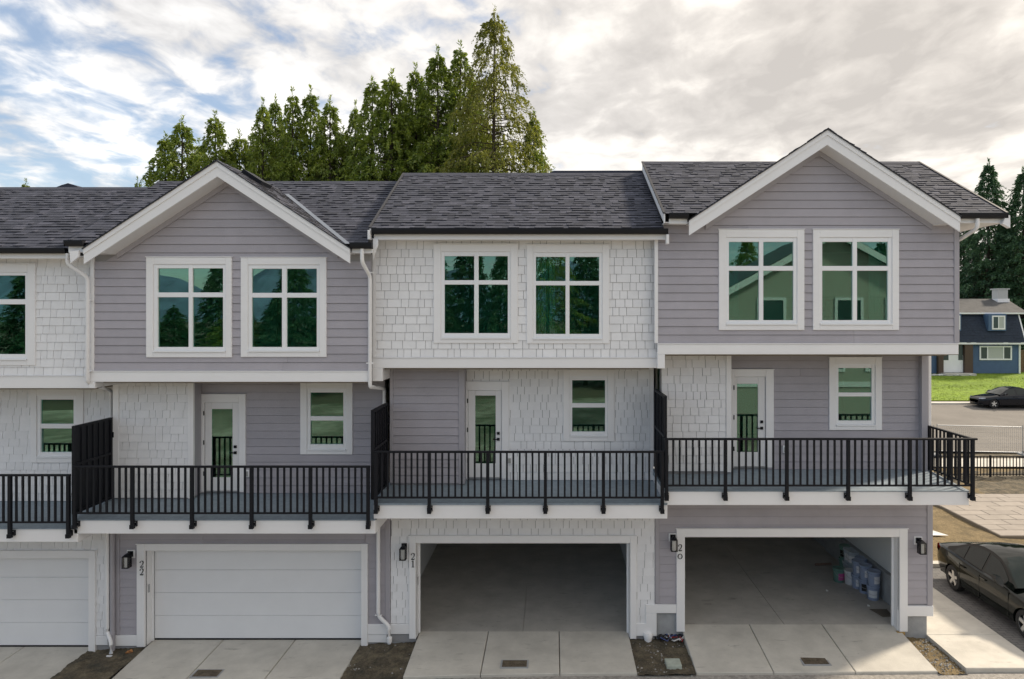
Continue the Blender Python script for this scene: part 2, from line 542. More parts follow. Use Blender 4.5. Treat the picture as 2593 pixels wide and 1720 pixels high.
# walkway slabs beside the end house
wk = bpy.data.objects.new('walkway', None); col.objects.link(wk); wk['kind'] = 'structure'
ys = [13.88, 15.33, 16.55, 17.9, 19.2]
for y0, y1 in zip(ys, ys[1:]):
    MB().bbox(8.40, 10.02, y0 + 0.006, y1 - 0.006, -0.25, 0.03, 0.01).build('slab', CONC, wk)


def brick_floor_mat():
    m = bpy.data.materials.new('grey_block_paving')
    m.use_nodes = True
    nt = m.node_tree
    p = nt.nodes['Principled BSDF']
    p.inputs['Roughness'].default_value = 0.9
    geo = N(nt, 'ShaderNodeNewGeometry')
    br = N(nt, 'ShaderNodeTexBrick', ins={'Vector': geo.outputs['Position'], 'Color1': (0.14, 0.14, 0.14, 1), 'Color2': (0.19, 0.185, 0.18, 1), 'Mortar': (0.06, 0.06, 0.06, 1), 'Scale': 1.0, 'Mortar Size': 0.006, 'Brick Width': 0.22, 'Row Height': 0.11})
    nt.links.new(br.outputs[0], p.inputs['Base Color'])
    bp = N(nt, 'ShaderNodeBump', ins={'Height': br.outputs['Fac'], 'Strength': 0.6, 'Distance': 0.01}, invert=True)
    nt.links.new(bp.outputs[0], p.inputs['Normal'])
    return m


sheet('parking_pad', [10.03, 14, 20, 30], [13.0, 15, 17, 19.54], -0.005, brick_floor_mat())

# patio of large pale pavers
pt = bpy.data.objects.new('patio', None); col.objects.link(pt); pt['kind'] = 'structure'
PAVER = mat('pale_patio_paver', (0.30, 0.265, 0.23), 0.85, noise=(2.2, 0.12), rnd=0.07, bump=(40, 0.2))
PJ = mat('paver_joint_sand', (0.20, 0.17, 0.13), 0.95)
unit = MB().bbox(0, 1, -1, 0, 0, 1, 0.006)
pm = MB()
pm.add([(0, 0, -1), (1, 0, -1), (1, 1, -1), (0, 1, -1), (0, 0, -.2), (1, 0, -.2), (1, 1, -.2), (0, 1, -.2), (.01, .01, 0), (.99, .01, 0), (.99, .99, 0), (.01, .99, 0)],
       [(0, 3, 2, 1), (8, 9, 10, 11), (0, 1, 5, 4), (1, 2, 6, 5), (2, 3, 7, 6), (3, 0, 4, 7), (4, 5, 9, 8), (5, 6, 10, 9), (6, 7, 11, 10), (7, 4, 8, 11)])
pmesh = pm.mesh('paver', PAVER)
rr = random.Random(3)
for j in range(9):
    y0 = 22.25 + j * 0.575
    x = 14.6 - (0.55 if j % 2 else 0)
    while x < 21.5:
        w = 1.13
        xa = max(x, 14.6)
        o = bpy.data.objects.new('paver', pmesh)
        o.location = (xa, y0, gz(xa, y0) + 0.045 + rr.uniform(-.004, .004))
        o.scale = (x + w - xa - 0.018, 0.557, 0.08)
        link(o, pt)
        x += w
o = MB().box(14.58, 21.9, 22.22, 27.45, -0.2, 0.02).build('paver_joint', PJ, pt)


# soil beds between the driveways
def soil_bed(x0, x1, y0, y1, z, name='soil_bed', m=SOIL, seed=1, amp=0.05):
    rr = np.random.RandomState(seed)
    nx, ny = max(8, int((x1 - x0) / 0.05)), max(8, int((y1 - y0) / 0.05))
    g = rr.rand(ny // 4 + 3, nx // 4 + 3)
    b = MB()
    for j in range(ny + 1):
        for i in range(nx + 1):
            u, v = i / 4, j / 4
            iu, iv = int(u), int(v)
            fu, fv = u - iu, v - iv
            h = (g[iv, iu] * (1 - fu) + g[iv, iu + 1] * fu) * (1 - fv) + (g[iv + 1, iu] * (1 - fu) + g[iv + 1, iu + 1] * fu) * fv
            b.v.append((x0 + (x1 - x0) * i / nx, y0 + (y1 - y0) * j / ny, z + amp * (h - 0.5) + 0.03 * rr.rand() * amp / 0.05 + lerp_tab(x0 + (x1 - x0) * i / nx, GX) - lerp_tab((x0 + x1) / 2, GX)))
    for j in range(ny):
        for i in range(nx):
            k = j * (nx + 1) + i
            b.f.append([k, k + 1, k + nx + 2, k + nx + 1]); b.mi.append(0)
    o = b.build(name, m, smooth=True, fix=False)
    o['kind'] = 'structure'
    return o


XD = {  # driveway x ranges per house
    '23': (X(-330, YG), X(226, YG)), '22': (X(372, YG), X(914, YG)), '21': (X(1056, YG), X(1594, YG)), '20': (X(1728, YG), X(2282, YG))}
soil_bed(XD['23'][1] + .0, XD['22'][0], 13.80, 15.40, -0.30, seed=1)
soil_bed(XD['22'][1], XD['21'][0], 13.80, 15.40, -0.17, seed=2)
soil_bed(XD['21'][1], XD['20'][0], 13.80, 15.40, -0.085, seed=3)
soil_bed(XD['20'][1], 8.40, 13.80, 15.40, -0.075, seed=6, m=DRY)

# stones and crumbs on the soil
STONE = mat('grey_crumb_stone', (0.30, 0.29, 0.27), 0.9, rnd=0.5, island=True)
rr = random.Random(8)
b = MB()
for (x0, x1) in [(XD['23'][1], XD['22'][0]), (XD['22'][1], XD['21'][0]), (XD['21'][1], XD['20'][0]), (XD['20'][1], 8.4)]:
    for i in range(420):
        x, y = rr.uniform(x0, x1), rr.uniform(13.8, 15.3)
        s = 0.008 + 0.028 * rr.random() ** 3
        z = lerp_tab(x, GX) - 0.03 + (0.0 if y > 13.9 else -0.02)
        pts = [Vector((rr.uniform(-1, 1), rr.uniform(-1, 1), rr.uniform(-.6, .6))).normalized() * s for _ in range(6)]
        c = [(s, 0, 0), (0, s * .8, 0), (-s * .9, 0, 0), (0, -s, 0), (0, 0, s * .7), (0, 0, -s)]
        a = rr.uniform(0, PI)
        vs = [(x + p[0] * math.cos(a) - p[1] * math.sin(a), y + p[0] * math.sin(a) + p[1] * math.cos(a), z + p[2]) for p in c]
        b.add(vs, [(0, 1, 4), (1, 2, 4), (2, 3, 4), (3, 0, 4), (1, 0, 5), (2, 1, 5), (3, 2, 5), (0, 3, 5)])
tag(b.build('soil_stones', STONE, fix=False), 'small stones and crumbs scattered over the soil strips by the lane', 'stones', kind='stuff')


# driveways: three slabs each with recessed joints and a rusty drain cover
SLABZ = {'23': -0.36, '22': -0.20, '21': -0.02, '20': 0.14}
RUST = soil_mat('rusty_iron', (0.085, 0.065, 0.042), (0.14, 0.11, 0.075), (0.19, 0.155, 0.11), 6)
JOINTS = {'23': (-147, 40), '22': (552, 737), '21': (1234, 1416), '20': (1906, 2093)}
DRAIN = {'22': (525, 1706, 1.0), '21': (1303, 1681, 1.0), '20': (2063, 1672, 1.0)}
DLAB = {'22': 'brown drain cover in the driveway of the closed garage, cut off by picture edge', '21': 'rusty brown drain cover in the middle driveway under garage 21', '20': 'rusty brown drain cover in the right driveway under garage 20'}
for u, (x0, x1) in XD.items():
    d = bpy.data.objects.new('driveway', None); col.objects.link(d); d['kind'] = 'structure'
    js = [x0] + [X(p, YG) for p in JOINTS[u]] + [x1]
    for a, c in zip(js, js[1:]):
        zb = SLABZ[u]
        za, zc = lerp_tab(a, GX) + 0.0, lerp_tab(c, GX) + 0.0
        a2, c2, y0, y1 = a + 0.008, c - 0.008, 13.86, YG + 0.28
        e = 0.012
        s = MB().add([(a2, y0, za - .3), (c2, y0, zc - .3), (c2, y1, zb - .3), (a2, y1, zb - .3),
                      (a2, y0, za - e), (c2, y0, zc - e), (c2, y1, zb - e), (a2, y1, zb - e),
                      (a2 + e, y0 + e, za), (c2 - e, y0 + e, zc), (c2 - e, y1 - e, zb), (a2 + e, y1 - e, zb)],
                     [(0, 3, 2, 1), (8, 9, 10, 11), (0, 1, 5, 4), (1, 2, 6, 5), (2, 3, 7, 6), (3, 0, 4, 7), (4, 5, 9, 8), (5, 6, 10, 9), (6, 7, 11, 10), (7, 4, 8, 11)])
        s.build('slab', CONC, d)
    if u in DRAIN:
        px, py, _ = DRAIN[u]
        Yd = 14.22 if u != '22' else 14.18
        xc = X(px, Yd)
        zz = lerp_tab(xc, GX) + (SLABZ[u] - lerp_tab(xc, GX)) * (Yd - 13.86) / (YG + .28 - 13.86)
        r = empty('drain_cover', (xc, Yd, zz), DLAB[u], 'drain cover', 'drain covers in the driveways')
        MB().box(xc - .29, xc + .29, Yd - .16, Yd + .16, zz - .05, zz + .006).build('frame', CONCD, r)
        MB().box(xc - .255, xc + .255, Yd - .13, Yd + .13, zz - .03, zz + .012).build('plate', RUST, r)

# ------------------------------------------------------------------ townhouses
GAP = 0.008                                       # shadow gap under each lap
EXPO = 0.1775                                     # siding / shake exposure
bm_ = MB().add([(0, 0, 0), (1, 0, 0), (1, 0, 1), (0, 0, 1), (0, -0.028, 0), (1, -0.028, 0), (1, -0.010, 1), (0, -0.010, 1)],
               [(4, 5, 6, 7), (0, 1, 5, 4), (1, 2, 6, 5), (2, 3, 7, 6), (3, 0, 4, 7)])
BOARD_ME = bm_.mesh('siding_board', GREY)
SH_ME = []
for k in range(4):
    e = (0.004, 0.0, 0.008, 0.002)[k]
    SH_ME.append(MB().add([(0, 0, 0), (1, 0, 0), (1, 0, 1), (0, 0, 1), (0, -0.024 - e, 0), (1, -0.024, 0), (1, -0.010, 1), (0, -0.010, 1)],
                          [(4, 5, 6, 7), (0, 1, 5, 4), (1, 2, 6, 5), (2, 3, 7, 6), (3, 0, 4, 7)]).mesh('shingle', SHAKE))


def cut_spans(x0, x1, z0, z1, cuts):
    spans = [(x0, x1)]
    for (cx0, cx1, cz0, cz1) in cuts:
        if min(z1, cz1) - max(z0, cz0) > 0.03:
            ns = []
            for a, b in spans:
                if cx1 <= a or cx0 >= b:
                    ns.append((a, b))
                else:
                    if cx0 - a > 0.02: ns.append((a, cx0))
                    if b - cx1 > 0.02: ns.append((cx1, b))
            spans = ns
    return spans


def siding(parent, Y, x0, x1, z0, z1, cuts=(), gable=None, seed=0):
    rr = random.Random(seed)
    n = math.ceil((z1 - z0) / EXPO)
    for k in range(n):
        a = z0 + k * EXPO
        c = min(a + EXPO, z1)
        xa, xb, ta, tb = x0, x1, x0, x1
        if gable and not (len(gable) > 3 and c <= gable[3] + .02):
            gx, gzp, gp = gable[:3]
            ha, hc = (gzp - a) / gp, (gzp - c) / gp
            if ha <= 0.03: break
            xa, xb = max(x0, gx - ha), min(x1, gx + ha)
            ta, tb = max(x0, gx - max(hc, 0)), min(x1, gx + max(hc, 0))
        if ta - xa > 0.005 or xb - tb > 0.005:
            for (s0, s1) in cut_spans(xa, xb, a, c, cuts):
                t0, t1 = (ta if s0 == xa else s0), (tb if s1 == xb else s1)
                cc = c - GAP
                MB().add([(s0, Y, a), (s1, Y, a), (t1, Y, cc), (t0, Y, cc), (s0, Y - .028, a), (s1, Y - .028, a), (t1, Y - .010, cc), (t0, Y - .010, cc)],
                         [(4, 5, 6, 7), (0, 1, 5, 4), (1, 2, 6, 5), (2, 3, 7, 6), (3, 0, 4, 7)]).build('siding_board', GREY, parent, fix=False)
            continue
        for (s0, s1) in cut_spans(xa, xb, a, c, cuts):
            ps = [s0, s1]
            if s1 - s0 > 3.7 or (s1 - s0 > 2.2 and rr.random() < .45):
                ps = [s0, s0 + (s1 - s0) * rr.uniform(.3, .7), s1]
            for p, q in zip(ps, ps[1:]):
                o = bpy.data.objects.new('siding_board', BOARD_ME)
                o.location = (p + 0.0015, Y - rr.uniform(0, .002), a)
                o.scale = (q - p - 0.003, 1, c - a - GAP)
                link(o, parent)


SHC = {}


def shakes(parent, unit, Y, x0, x1, z0, z1, cuts=(), seed=0):
    rr = random.Random(seed)
    rest = MB()
    n = math.ceil((z1 - z0) / EXPO)
    for k in range(n):
        a = z0 + k * EXPO
        c = min(a + EXPO, z1)
        if c - a < 0.02: continue
        for (s0, s1) in cut_spans(x0, x1, a, c, cuts):
            x = s0 + rr.uniform(-.15, 0)
            while x < s1 - 0.012:
                w = rr.choice((.135, .16, .165, .19, .20, .235, .29, .30))
                xa, xb = max(x, s0), min(x + w, s1)
                if s1 - xb < 0.035: xb = s1
                x = xb
                g = 0.0045
                if xb - xa < 0.03: continue
                if SHC.get(unit, 0) < 300:
                    SHC[unit] = SHC.get(unit, 0) + 1
                    o = bpy.data.objects.new('shingle', rr.choice(SH_ME))
                    o.location = (xa + g, Y - rr.uniform(0, .003), a + rr.uniform(0, .0025))
                    o.scale = (xb - xa - 2 * g, 1, c - a - .004)
                    link(o, parent)
                else:
                    yb = Y - rr.uniform(0, .003)
                    rest.add([(xa + g, yb, a), (xb - g, yb, a), (xb - g, yb, c), (xa + g, yb, c), (xa + g, yb - .026, a), (xb - g, yb - .025, a), (xb - g, yb - .010, c), (xa + g, yb - .010, c)],
                             [(4, 5, 6, 7), (0, 1, 5, 4), (1, 2, 6, 5), (2, 3, 7, 6), (3, 0, 4, 7)])
    if rest.v:
        o = rest.build('small_shingles', SHAKE_I, parent, fix=False)
        o['kind'] = 'stuff'


def wall(name, parent, Y, x0, x1, z0, z1, openings=(), th=0.14, gable=None, m=UNDER):
    """solid wall with real openings (front face at Y)"""
    b = MB()
    xs = sorted({x0, x1, *[max(x0, min(x1, o[0])) for o in openings], *[max(x0, min(x1, o[1])) for o in openings]})
    for xa, xb in zip(xs, xs[1:]):
        zs = [(z0, z1)]
        mid = (xa + xb) / 2
        for o in openings:
            if o[0] < mid < o[1]:
                nz = []
                for a, c in zs:
                    if o[3] <= a or o[2] >= c: nz.append((a, c))
                    else:
                        if o[2] > a: nz.append((a, o[2]))
                        if o[3] < c: nz.append((o[3], c))
                zs = nz
        for a, c in zs:
            b.box(xa, xb, Y, Y + th, a, c)
    if gable:
        gx, gzp, gp = gable[:3]
        hb = (gzp - z1) / gp
        xa, xb = max(x0, gx - hb), min(x1, gx + hb)
        b.prism([(xa, z1), (xb, z1), (gx, gzp)], Y, Y + th)
    return b.build(name, m, parent)


def ring(b, x0, x1, z0, z1, w, y0, y1, wb=None, wt=None, bev=0.006):
    wb = w if wb is None else wb
    wt = w if wt is None else wt
    b.bbox(x0, x0 + w, y0, y1, z0, z1, bev)
    b.bbox(x1 - w, x1, y0, y1, z0, z1, bev)
    b.bbox(x0 + w, x1 - w, y0 + 0.002, y1, z1 - wt, z1, bev)
    if wb > 0: b.bbox(x0 + w, x1 - w, y0 + 0.002, y1, z0, z0 + wb, bev)


def window(parent, Y, trim, frame, cols, rows, hung=False, name='window'):
    """trim ring, header drip cap, recessed vinyl sash with bars and one pane per light (photo-pixel rectangles)"""
    tx0, tx1, tz0, tz1 = trim
    fx0, fx1, fz0, fz1 = frame
    b = MB()
    b.bbox(tx0, fx0, Y - .05, Y + .04, tz0, tz1, .006)
    b.bbox(fx1, tx1, Y - .05, Y + .04, tz0, tz1, .006)
    b.bbox(fx0, fx1, Y - .048, Y + .04, fz1, tz1, .006)
    b.bbox(fx0, fx1, Y - .048, Y + .04, tz0, fz0, .006)
    w = b.build(name, WHITE, parent)
    MB().box(tx0 - .012, tx1 + .012, Y - .062, Y - .0, tz1 + .001, tz1 + .014).build('drip_cap', WHITE, w)
    MB().box(fx0 + .004, fx1 - .004, Y - .075, Y - .03, fz0 + .002, fz0 + .03).build('sill', VINYL, w)
    s = MB()
    ys0, ys1 = Y - .028, Y + .05
    xs = [fx0] + [v for c in cols for v in c] + [fx1]
    zs = [fz0] + [v for r in rows for v in r] + [fz1]
    for i in range(0, len(xs), 2):
        s.bbox(xs[i], xs[i + 1], ys0, ys1, fz0, fz1, .006)
    for i in range(0, len(zs), 2):
        inner = 0 < i < len(zs) - 2
        for (a, c) in cols:
            s.bbox(a - .003, c + .003, ys0 + (.004 if inner else .002), ys1 - .002, zs[i], zs[i + 1], .006)
    s.build('sash_frame', VINYL, w)
    for (a, c) in cols:
        for k, (p, q) in enumerate(rows):
            yy = Y + (.012 if not hung else (.020 if k == 0 else .004))
            MB().box(a - .004, c + .004, yy, yy + .006, p - .004, q + .004).build('pane', GLASS, w)
    return w


def room(parent, x0, x1, y0, y1, z0, z1, doors=(), m=ROOM, floor=ROOMD):
    t = .04
    b = MB().box(x0 - t, x1 + t, y1, y1 + t, z0 - t, z1 + t).box(x0 - t, x0, y0, y1, z0, z1).box(x1, x1 + t, y0, y1, z0, z1).box(x0 - t, x1 + t, y0, y1, z1, z1 + t)
    r = b.build('room', m, parent)
    MB().box(x0 - t, x1 + t, y0, y1, z0 - t, z0).build('room_floor', floor, r)
    for (dx, w) in doors:
        MB().box(dx, dx + w, y1 - .05, y1 - .002, z0, z0 + 2.03).build('interior_door', DOORW, r)
        MB().box(dx + .06, dx + .16, y1 - .10, y1 - .05, z0 + .95, z0 + 1.0).build('door_handle', BLACK, r)
    return r


def roof_tiles(parent, org, ud, vd, U, V, skip=None, seed=0, nrm=None, expo=0.145):
    """asphalt shingle courses on a plane: org corner at the eave, ud along the eave, vd up the slope"""
    rr = random.Random(seed)
    org, ud, vd = Vector(org), Vector(ud).normalized(), Vector(vd).normalized()
    nn = ud.cross(vd).normalized()
    if nn.z < 0: nn = -nn
    b = MB()
    n = int(V / expo) + 1
    for k in range(n):
        v0, v1 = k * expo, min((k + 1) * expo, V)
        if v1 - v0 < .02: continue
        x = rr.uniform(-.2, 0)
        while x < U:
            w = rr.choice((.08, .11, .14, .17, .2, .24))
            a, c = max(0, x), min(U, x + w)
            x += w
            if c - a < .02: continue
            mid = org + ud * ((a + c) / 2) + vd * ((v0 + v1) / 2)
            if skip and skip(mid): continue
            t0 = rr.choice((.008, .010, .012, .020, .024))
            ps = [org + ud * a + vd * (v0 - .01), org + ud * c + vd * (v0 - .01), org + ud * c + vd * v1, org + ud * a + vd * v1]
            top = [ps[0] + nn * t0, ps[1] + nn * t0, ps[2] + nn * .003, ps[3] + nn * .003]
            b.add(ps + top, [(4, 5, 6, 7), (1, 2, 6, 5), (3, 0, 4, 7)])
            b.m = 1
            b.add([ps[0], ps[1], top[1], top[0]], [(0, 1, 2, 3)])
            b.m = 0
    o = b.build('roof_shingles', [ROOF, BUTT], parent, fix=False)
    o['kind'] = 'stuff'
    return o


def downspout(parent, pts, r=.040):
    # round the corners a little
    P = [Vector(p) for p in pts]
    path = [P[0]]
    for a, b_, c in zip(P, P[1:], P[2:]):
        d1, d2 = (a - b_), (c - b_)
        t = min(.07, d1.length * .45, d2.length * .45)
        p0, p2 = b_ + d1.normalized() * t, b_ + d2.normalized() * t
        path += [p0, (p0 + p2) / 2 * .5 + b_ * .5, p2]
    path.append(P[-1])
    o = MB().tube(path, r, 12).build('downspout', WHITE, parent, smooth=True)
    return o


def strap(parent, dp, x, y, z):
    MB().box(x - .075, x + .075, y - .012, y + .03, z - .012, z + .012).build('strap', WHITE, dp)


def lantern(parent, px, py0, py1, Y):
    xc = X(px, Y)
    zt, zb = Z(py0, Y), Z(py1, Y)
    h = zt - zb
    y = Y - .035
    MB().bbox(xc - .09, xc + .09, Y - .045, Y - .02, zt - .16, zt + .02).build('mounting_block', WHITE, parent)
    l = MB().box(xc - .06, xc + .06, y - .03, y - .011, zt - .12, zt).build('wall_lantern', BLACK, parent)
    b = MB().box(xc - .022, xc + .022, y - .14, y - .03, zt - .035, zt - .012)
    b.build('arm', BLACK, l)
    yc = y - .15
    s, zc1, zc0 = .062, zt - .07, zb + .015
    MB().add([(xc - s - .012, yc - s - .012, zc1), (xc + s + .012, yc - s - .012, zc1), (xc + s + .012, yc + s + .012, zc1), (xc - s - .012, yc + s + .012, zc1),
              (xc - .03, yc - .03, zc1 + .05), (xc + .03, yc - .03, zc1 + .05), (xc + .03, yc + .03, zc1 + .05), (xc - .03, yc + .03, zc1 + .05)],
             [(0, 3, 2, 1), (4, 5, 6, 7), (0, 1, 5, 4), (1, 2, 6, 5), (2, 3, 7, 6), (3, 0, 4, 7)]).build('cap', BLACK, l)
    b = MB()
    for sx in (-1, 1):
        for sy in (-1, 1):
            b.box(xc + sx * s - .008, xc + sx * s + .008, yc + sy * s - .008, yc + sy * s + .008, zc0, zc1)
    b.box(xc - s - .01, xc + s + .01, yc - s - .01, yc + s + .01, zb, zc0)
    b.build('cage', BLACK, l)
    FROST = mat('frosted_lamp_tube', (0.75, 0.76, 0.74), .4)
    MB().lathe([(.046, 0), (.046, zc1 - zc0 - .02)], (xc, yc, zc0), 12).build('frosted_tube', FROST, l, smooth=True)
    for sx, sy in ((1, 0), (-1, 0), (0, 1), (0, -1)):
        if sx: MB().box(xc + sx * s - .002, xc + sx * s + .002, yc - s + .009, yc + s - .009, zc0, zc1).build('pane', LGLASS, l)
        else: MB().box(xc - s + .009, xc + s - .009, yc + sy * s - .002, yc + sy * s + .002, zc0, zc1).build('pane', LGLASS, l)


def stroke(b, pts, ws, x, z, h, y0, y1):
    """ribbon of varying width through pts (unit height)"""
    P = [Vector((p[0], p[1])) for p in pts]
    L, R_ = [], []
    for i, p in enumerate(P):
        d = (P[min(i + 1, len(P) - 1)] - P[max(i - 1, 0)]).normalized()
        nrm = Vector((-d.y, d.x))
        L.append(p + nrm * ws[i] / 2); R_.append(p - nrm * ws[i] / 2)
    for i in range(len(P) - 1):
        q = [L[i], L[i + 1], R_[i + 1], R_[i]]
        b.prism([(x + p.x * h, z + p.y * h) for p in reversed(q)], y0, y1)


def digit(parent, ch, px, py, Y, h=.15):
    b = MB()
    x, z = X(px, Y) - .3 * h, Z(py, Y) - h / 2
    y0, y1 = Y - .012, Y - .001
    if ch == '2':
        ang = [PI * (1.05 - t / 12 * 1.25) for t in range(13)]
        pts = [(.30 + .23 * math.cos(a), .73 + .24 * math.sin(a)) for a in ang]
        ws = [.13, .12, .07, .05, .045, .045, .06, .09, .12, .13, .13, .12, .11]
        pts += [(.42, .42), (.27, .25), (.13, .10), (.09, .05)]
        ws += [.09, .06, .05, .06]
        stroke(b, pts, ws, x, z, h, y0, y1)
        stroke(b, [(.07, .055), (.50, .055), (.56, .20)], [.12, .12, .03], x, z, h, y0 - .001, y1)
    elif ch == '1':
        stroke(b, [(.32, .02), (.32, .98)], [.13, .13], x, z, h, y0, y1)
        stroke(b, [(.14, .84), (.32, .95)], [.04, .07], x, z, h, y0 - .001, y1)
        stroke(b, [(.14, .025), (.50, .025)], [.05, .05], x, z, h, y0 - .001, y1)
    else:
        pts = [(.30 + .30 * math.cos(2 * PI * t / 28), .46 + .36 * math.sin(2 * PI * t / 28)) for t in range(29)]
        ws = [.045 + .09 * abs(math.cos(2 * PI * t / 28)) ** 1.5 for t in range(29)]
        stroke(b, pts, ws, x, z, h, y0, y1)
    b.build('house_number', BLACK, parent)


def deck_and_rail(parent, x0, x1, fy0, fy1, zback, zfront, railtop, railbot, posts, postbot, bend, end_right=False, nb=8):
    """x in metres, the rest photo rows at the fascia / railing planes"""
    zt, zb = Z(fy0, YF), Z(fy1, YF)
    i0, i1 = x0 + .04, x1 - .04
    d = MB().add([(i0, YF + .04, zb + .02), (i1, YF + .04, zb + .02), (i1, YM + .1, zb + .02), (i0, YM + .1, zb + .02),
                  (i0, YF + .039, zfront), (i1, YF + .039, zfront), (i1, YM + .1, zback), (i0, YM + .1, zback)],
                 [(0, 3, 2, 1), (4, 5, 6, 7), (0, 1, 5, 4), (1, 2, 6, 5), (2, 3, 7, 6), (3, 0, 4, 7)]).build('deck', DECK, parent)
    MB().box(x0 + .002, x1 - .002, YF - .024, YF + .0385, zt - .004, zfront + .004).build('deck_edge', DECK, d)
    for xa in (x0 - .004, x1 - .042):
        MB().prism_x([(YF + .0386, zfront - .03), (YM, zfront - .03), (YM, zback + .004), (YF + .0386, zfront + .004)], xa, xa + .046).build('deck_edge', DECK, d)
    f = MB()
    f.bbox(x0, x1, YF, YF + .038, zb, zt - .005)
    f.box(x0, x0 + .038, YF + .039, YM, zb, zfront - .031)
    f.box(x1 - .038, x1, YF + .039, YM, zb, zfront - .031)
    f.build('fascia', WHITE, d)
    MB().box(x0 + .04, x1 - .04, YF + .04, YM, zb + .004, zb + .018).build('soffit', SOFF, d)
    zr, zl, zp = Z(railtop, YR), Z(railbot, YR), Z(postbot, YR)
    xs = [X(p, YR) for p in posts]
    rail = MB().bbox(xs[0] - .04, xs[-1] + (.09 if end_right else .04), YR - .028, YR + .028, zr - .042, zr, .008).build('railing', BLACK, parent)
    MB().box(xs[0], xs[-1], YR - .016, YR + .016, zl - .015, zl + .02).build('bottom_rail', BLACK, rail)
    for i, x in enumerate(xs):
        MB().bbox(x - .032, x + .032, YR - .032, YR + .032, zp, zr - .043, .006).build('post', BLACK, rail)
        sg = bend[i]
        br = MB().box(x + (-.055 if sg <= 0 else -.035), x + (.055 if sg >= 0 else .035), YR + .034, YF - .001, zp + .015, zp + .125)
        br.box(x - .04, x + .04, YR - .04, YR + .0335, zp - .012, zp + .07)
        bo = br.build('bracket', BLACK, rail)
        bb = MB()
        for sx in (-.043, .043):
            if (sx < 0 and sg > 0) or (sx > 0 and sg < 0): continue
            for zz in (zp + .03, zp + .11):
                bb.box(x + sx - .008, x + sx + .008, YR + .026, YR + .0335, zz - .008, zz + .008)
        bb.build('bolts', METAL, bo)
    for a, c in zip(xs, xs[1:]):
        for k in range(1, nb + 1):
            x = a + (c - a) * k / (nb + 1)
            MB().box(x - .0185, x + .0185, YR - .0155, YR + .0155, zl + .021, zr - .043).build('baluster', BLACK, rail)
    return d, rail


def screen(parent, x, y0, y1, zb, zt, zm):
    s = MB().box(x - .03, x + .03, y0, y0 + .06, zb, zt).box(x - .03, x + .03, y1 - .06, y1, zb, zt).box(x - .03, x + .03, y0 + .061, y1 - .061, zt - .05, zt).box(x - .03, x + .03, y0 + .061, y1 - .061, zb, zb + .05).box(x - .034, x + .034, y0 + .061, y1 - .061, zm - .025, zm + .025).build('privacy_screen', BLACK, parent)
    MB().box(x - .006, x + .006, y0 + .0615, y1 - .0615, zb + .051, zt - .051).build('panel', BLACK, s)
    n = 6
    for k in range(1, n):
        y = y0 + .06 + (y1 - y0 - .12) * k / n
        MB().box(x - .024, x + .024, y - .02, y + .02, zb + .052, zt - .052).build('batten', BLACK, s)
    MB().box(x - .02, x + .05, y1 - .002, y1 + .05, zt - .45, zt - .33).build('wall_bracket', BLACK, s)
    return s


def entry_door(parent, Y, trim, slab, glass, handle):
    tx0, tx1, tz0, tz1 = trim
    sx0, sx1, sz0, sz1 = slab
    b = MB()
    b.bbox(tx0, sx0, Y - .05, Y + .04, sz0 - .02, tz1, .006)
    b.bbox(sx1, tx1, Y - .05, Y + .04, sz0 - .02, tz1, .006)
    b.bbox(sx0, sx1, Y - .048, Y + .04, sz1, tz1, .006)
    d = b.build('entry_door', WHITE, parent)
    MB().box(tx0 - .012, tx1 + .012, Y - .062, Y, tz1 + .001, tz1 + .014).build('drip_cap', WHITE, d)
    gx0, gx1, gz0, gz1 = glass
    s = MB()
    s.bbox(sx0 + .006, gx0, Y - .012, Y + .03, sz0, sz1 - .006)
    s.bbox(gx1, sx1 - .006, Y - .012, Y + .03, sz0, sz1 - .006)
    s.bbox(gx0, gx1, Y - .011, Y + .03, gz1, sz1 - .006)
    s.bbox(gx0, gx1, Y - .011, Y + .03, sz0, gz0)
    s.build('door_leaf', DOORW, d)
    MB().box(gx0 - .004, gx1 + .004, Y + .004, Y + .012, gz0 - .004, gz1 + .004).build('pane', GLASS, d)
    (hx, hz1), (_, hz2) = handle
    MB().box(hx - .03, hx + .03, Y - .04, Y - .013, hz1 - .03, hz1 + .03).build('deadbolt', BLACK, d)
    MB().box(hx - .03, hx + .03, Y - .04, Y - .013, hz2 - .03, hz2 + .03).box(hx - .12, hx + .01, Y - .06, Y - .041, hz2 - .01, hz2 + .01).build('handle', BLACK, d)
    for fz in (.2, .55, .88):
        zz = sz0 + (sz1 - sz0) * fz
        MB().box(sx0 - .012, sx0 + .012, Y - .058, Y - .0505, zz - .05, zz + .05).build('hinge', BLACK, d)
    MB().box(sx0, sx1, Y - .04, Y + .04, sz0 - .02, sz0 - .001).build('threshold', METAL, d)
    return d


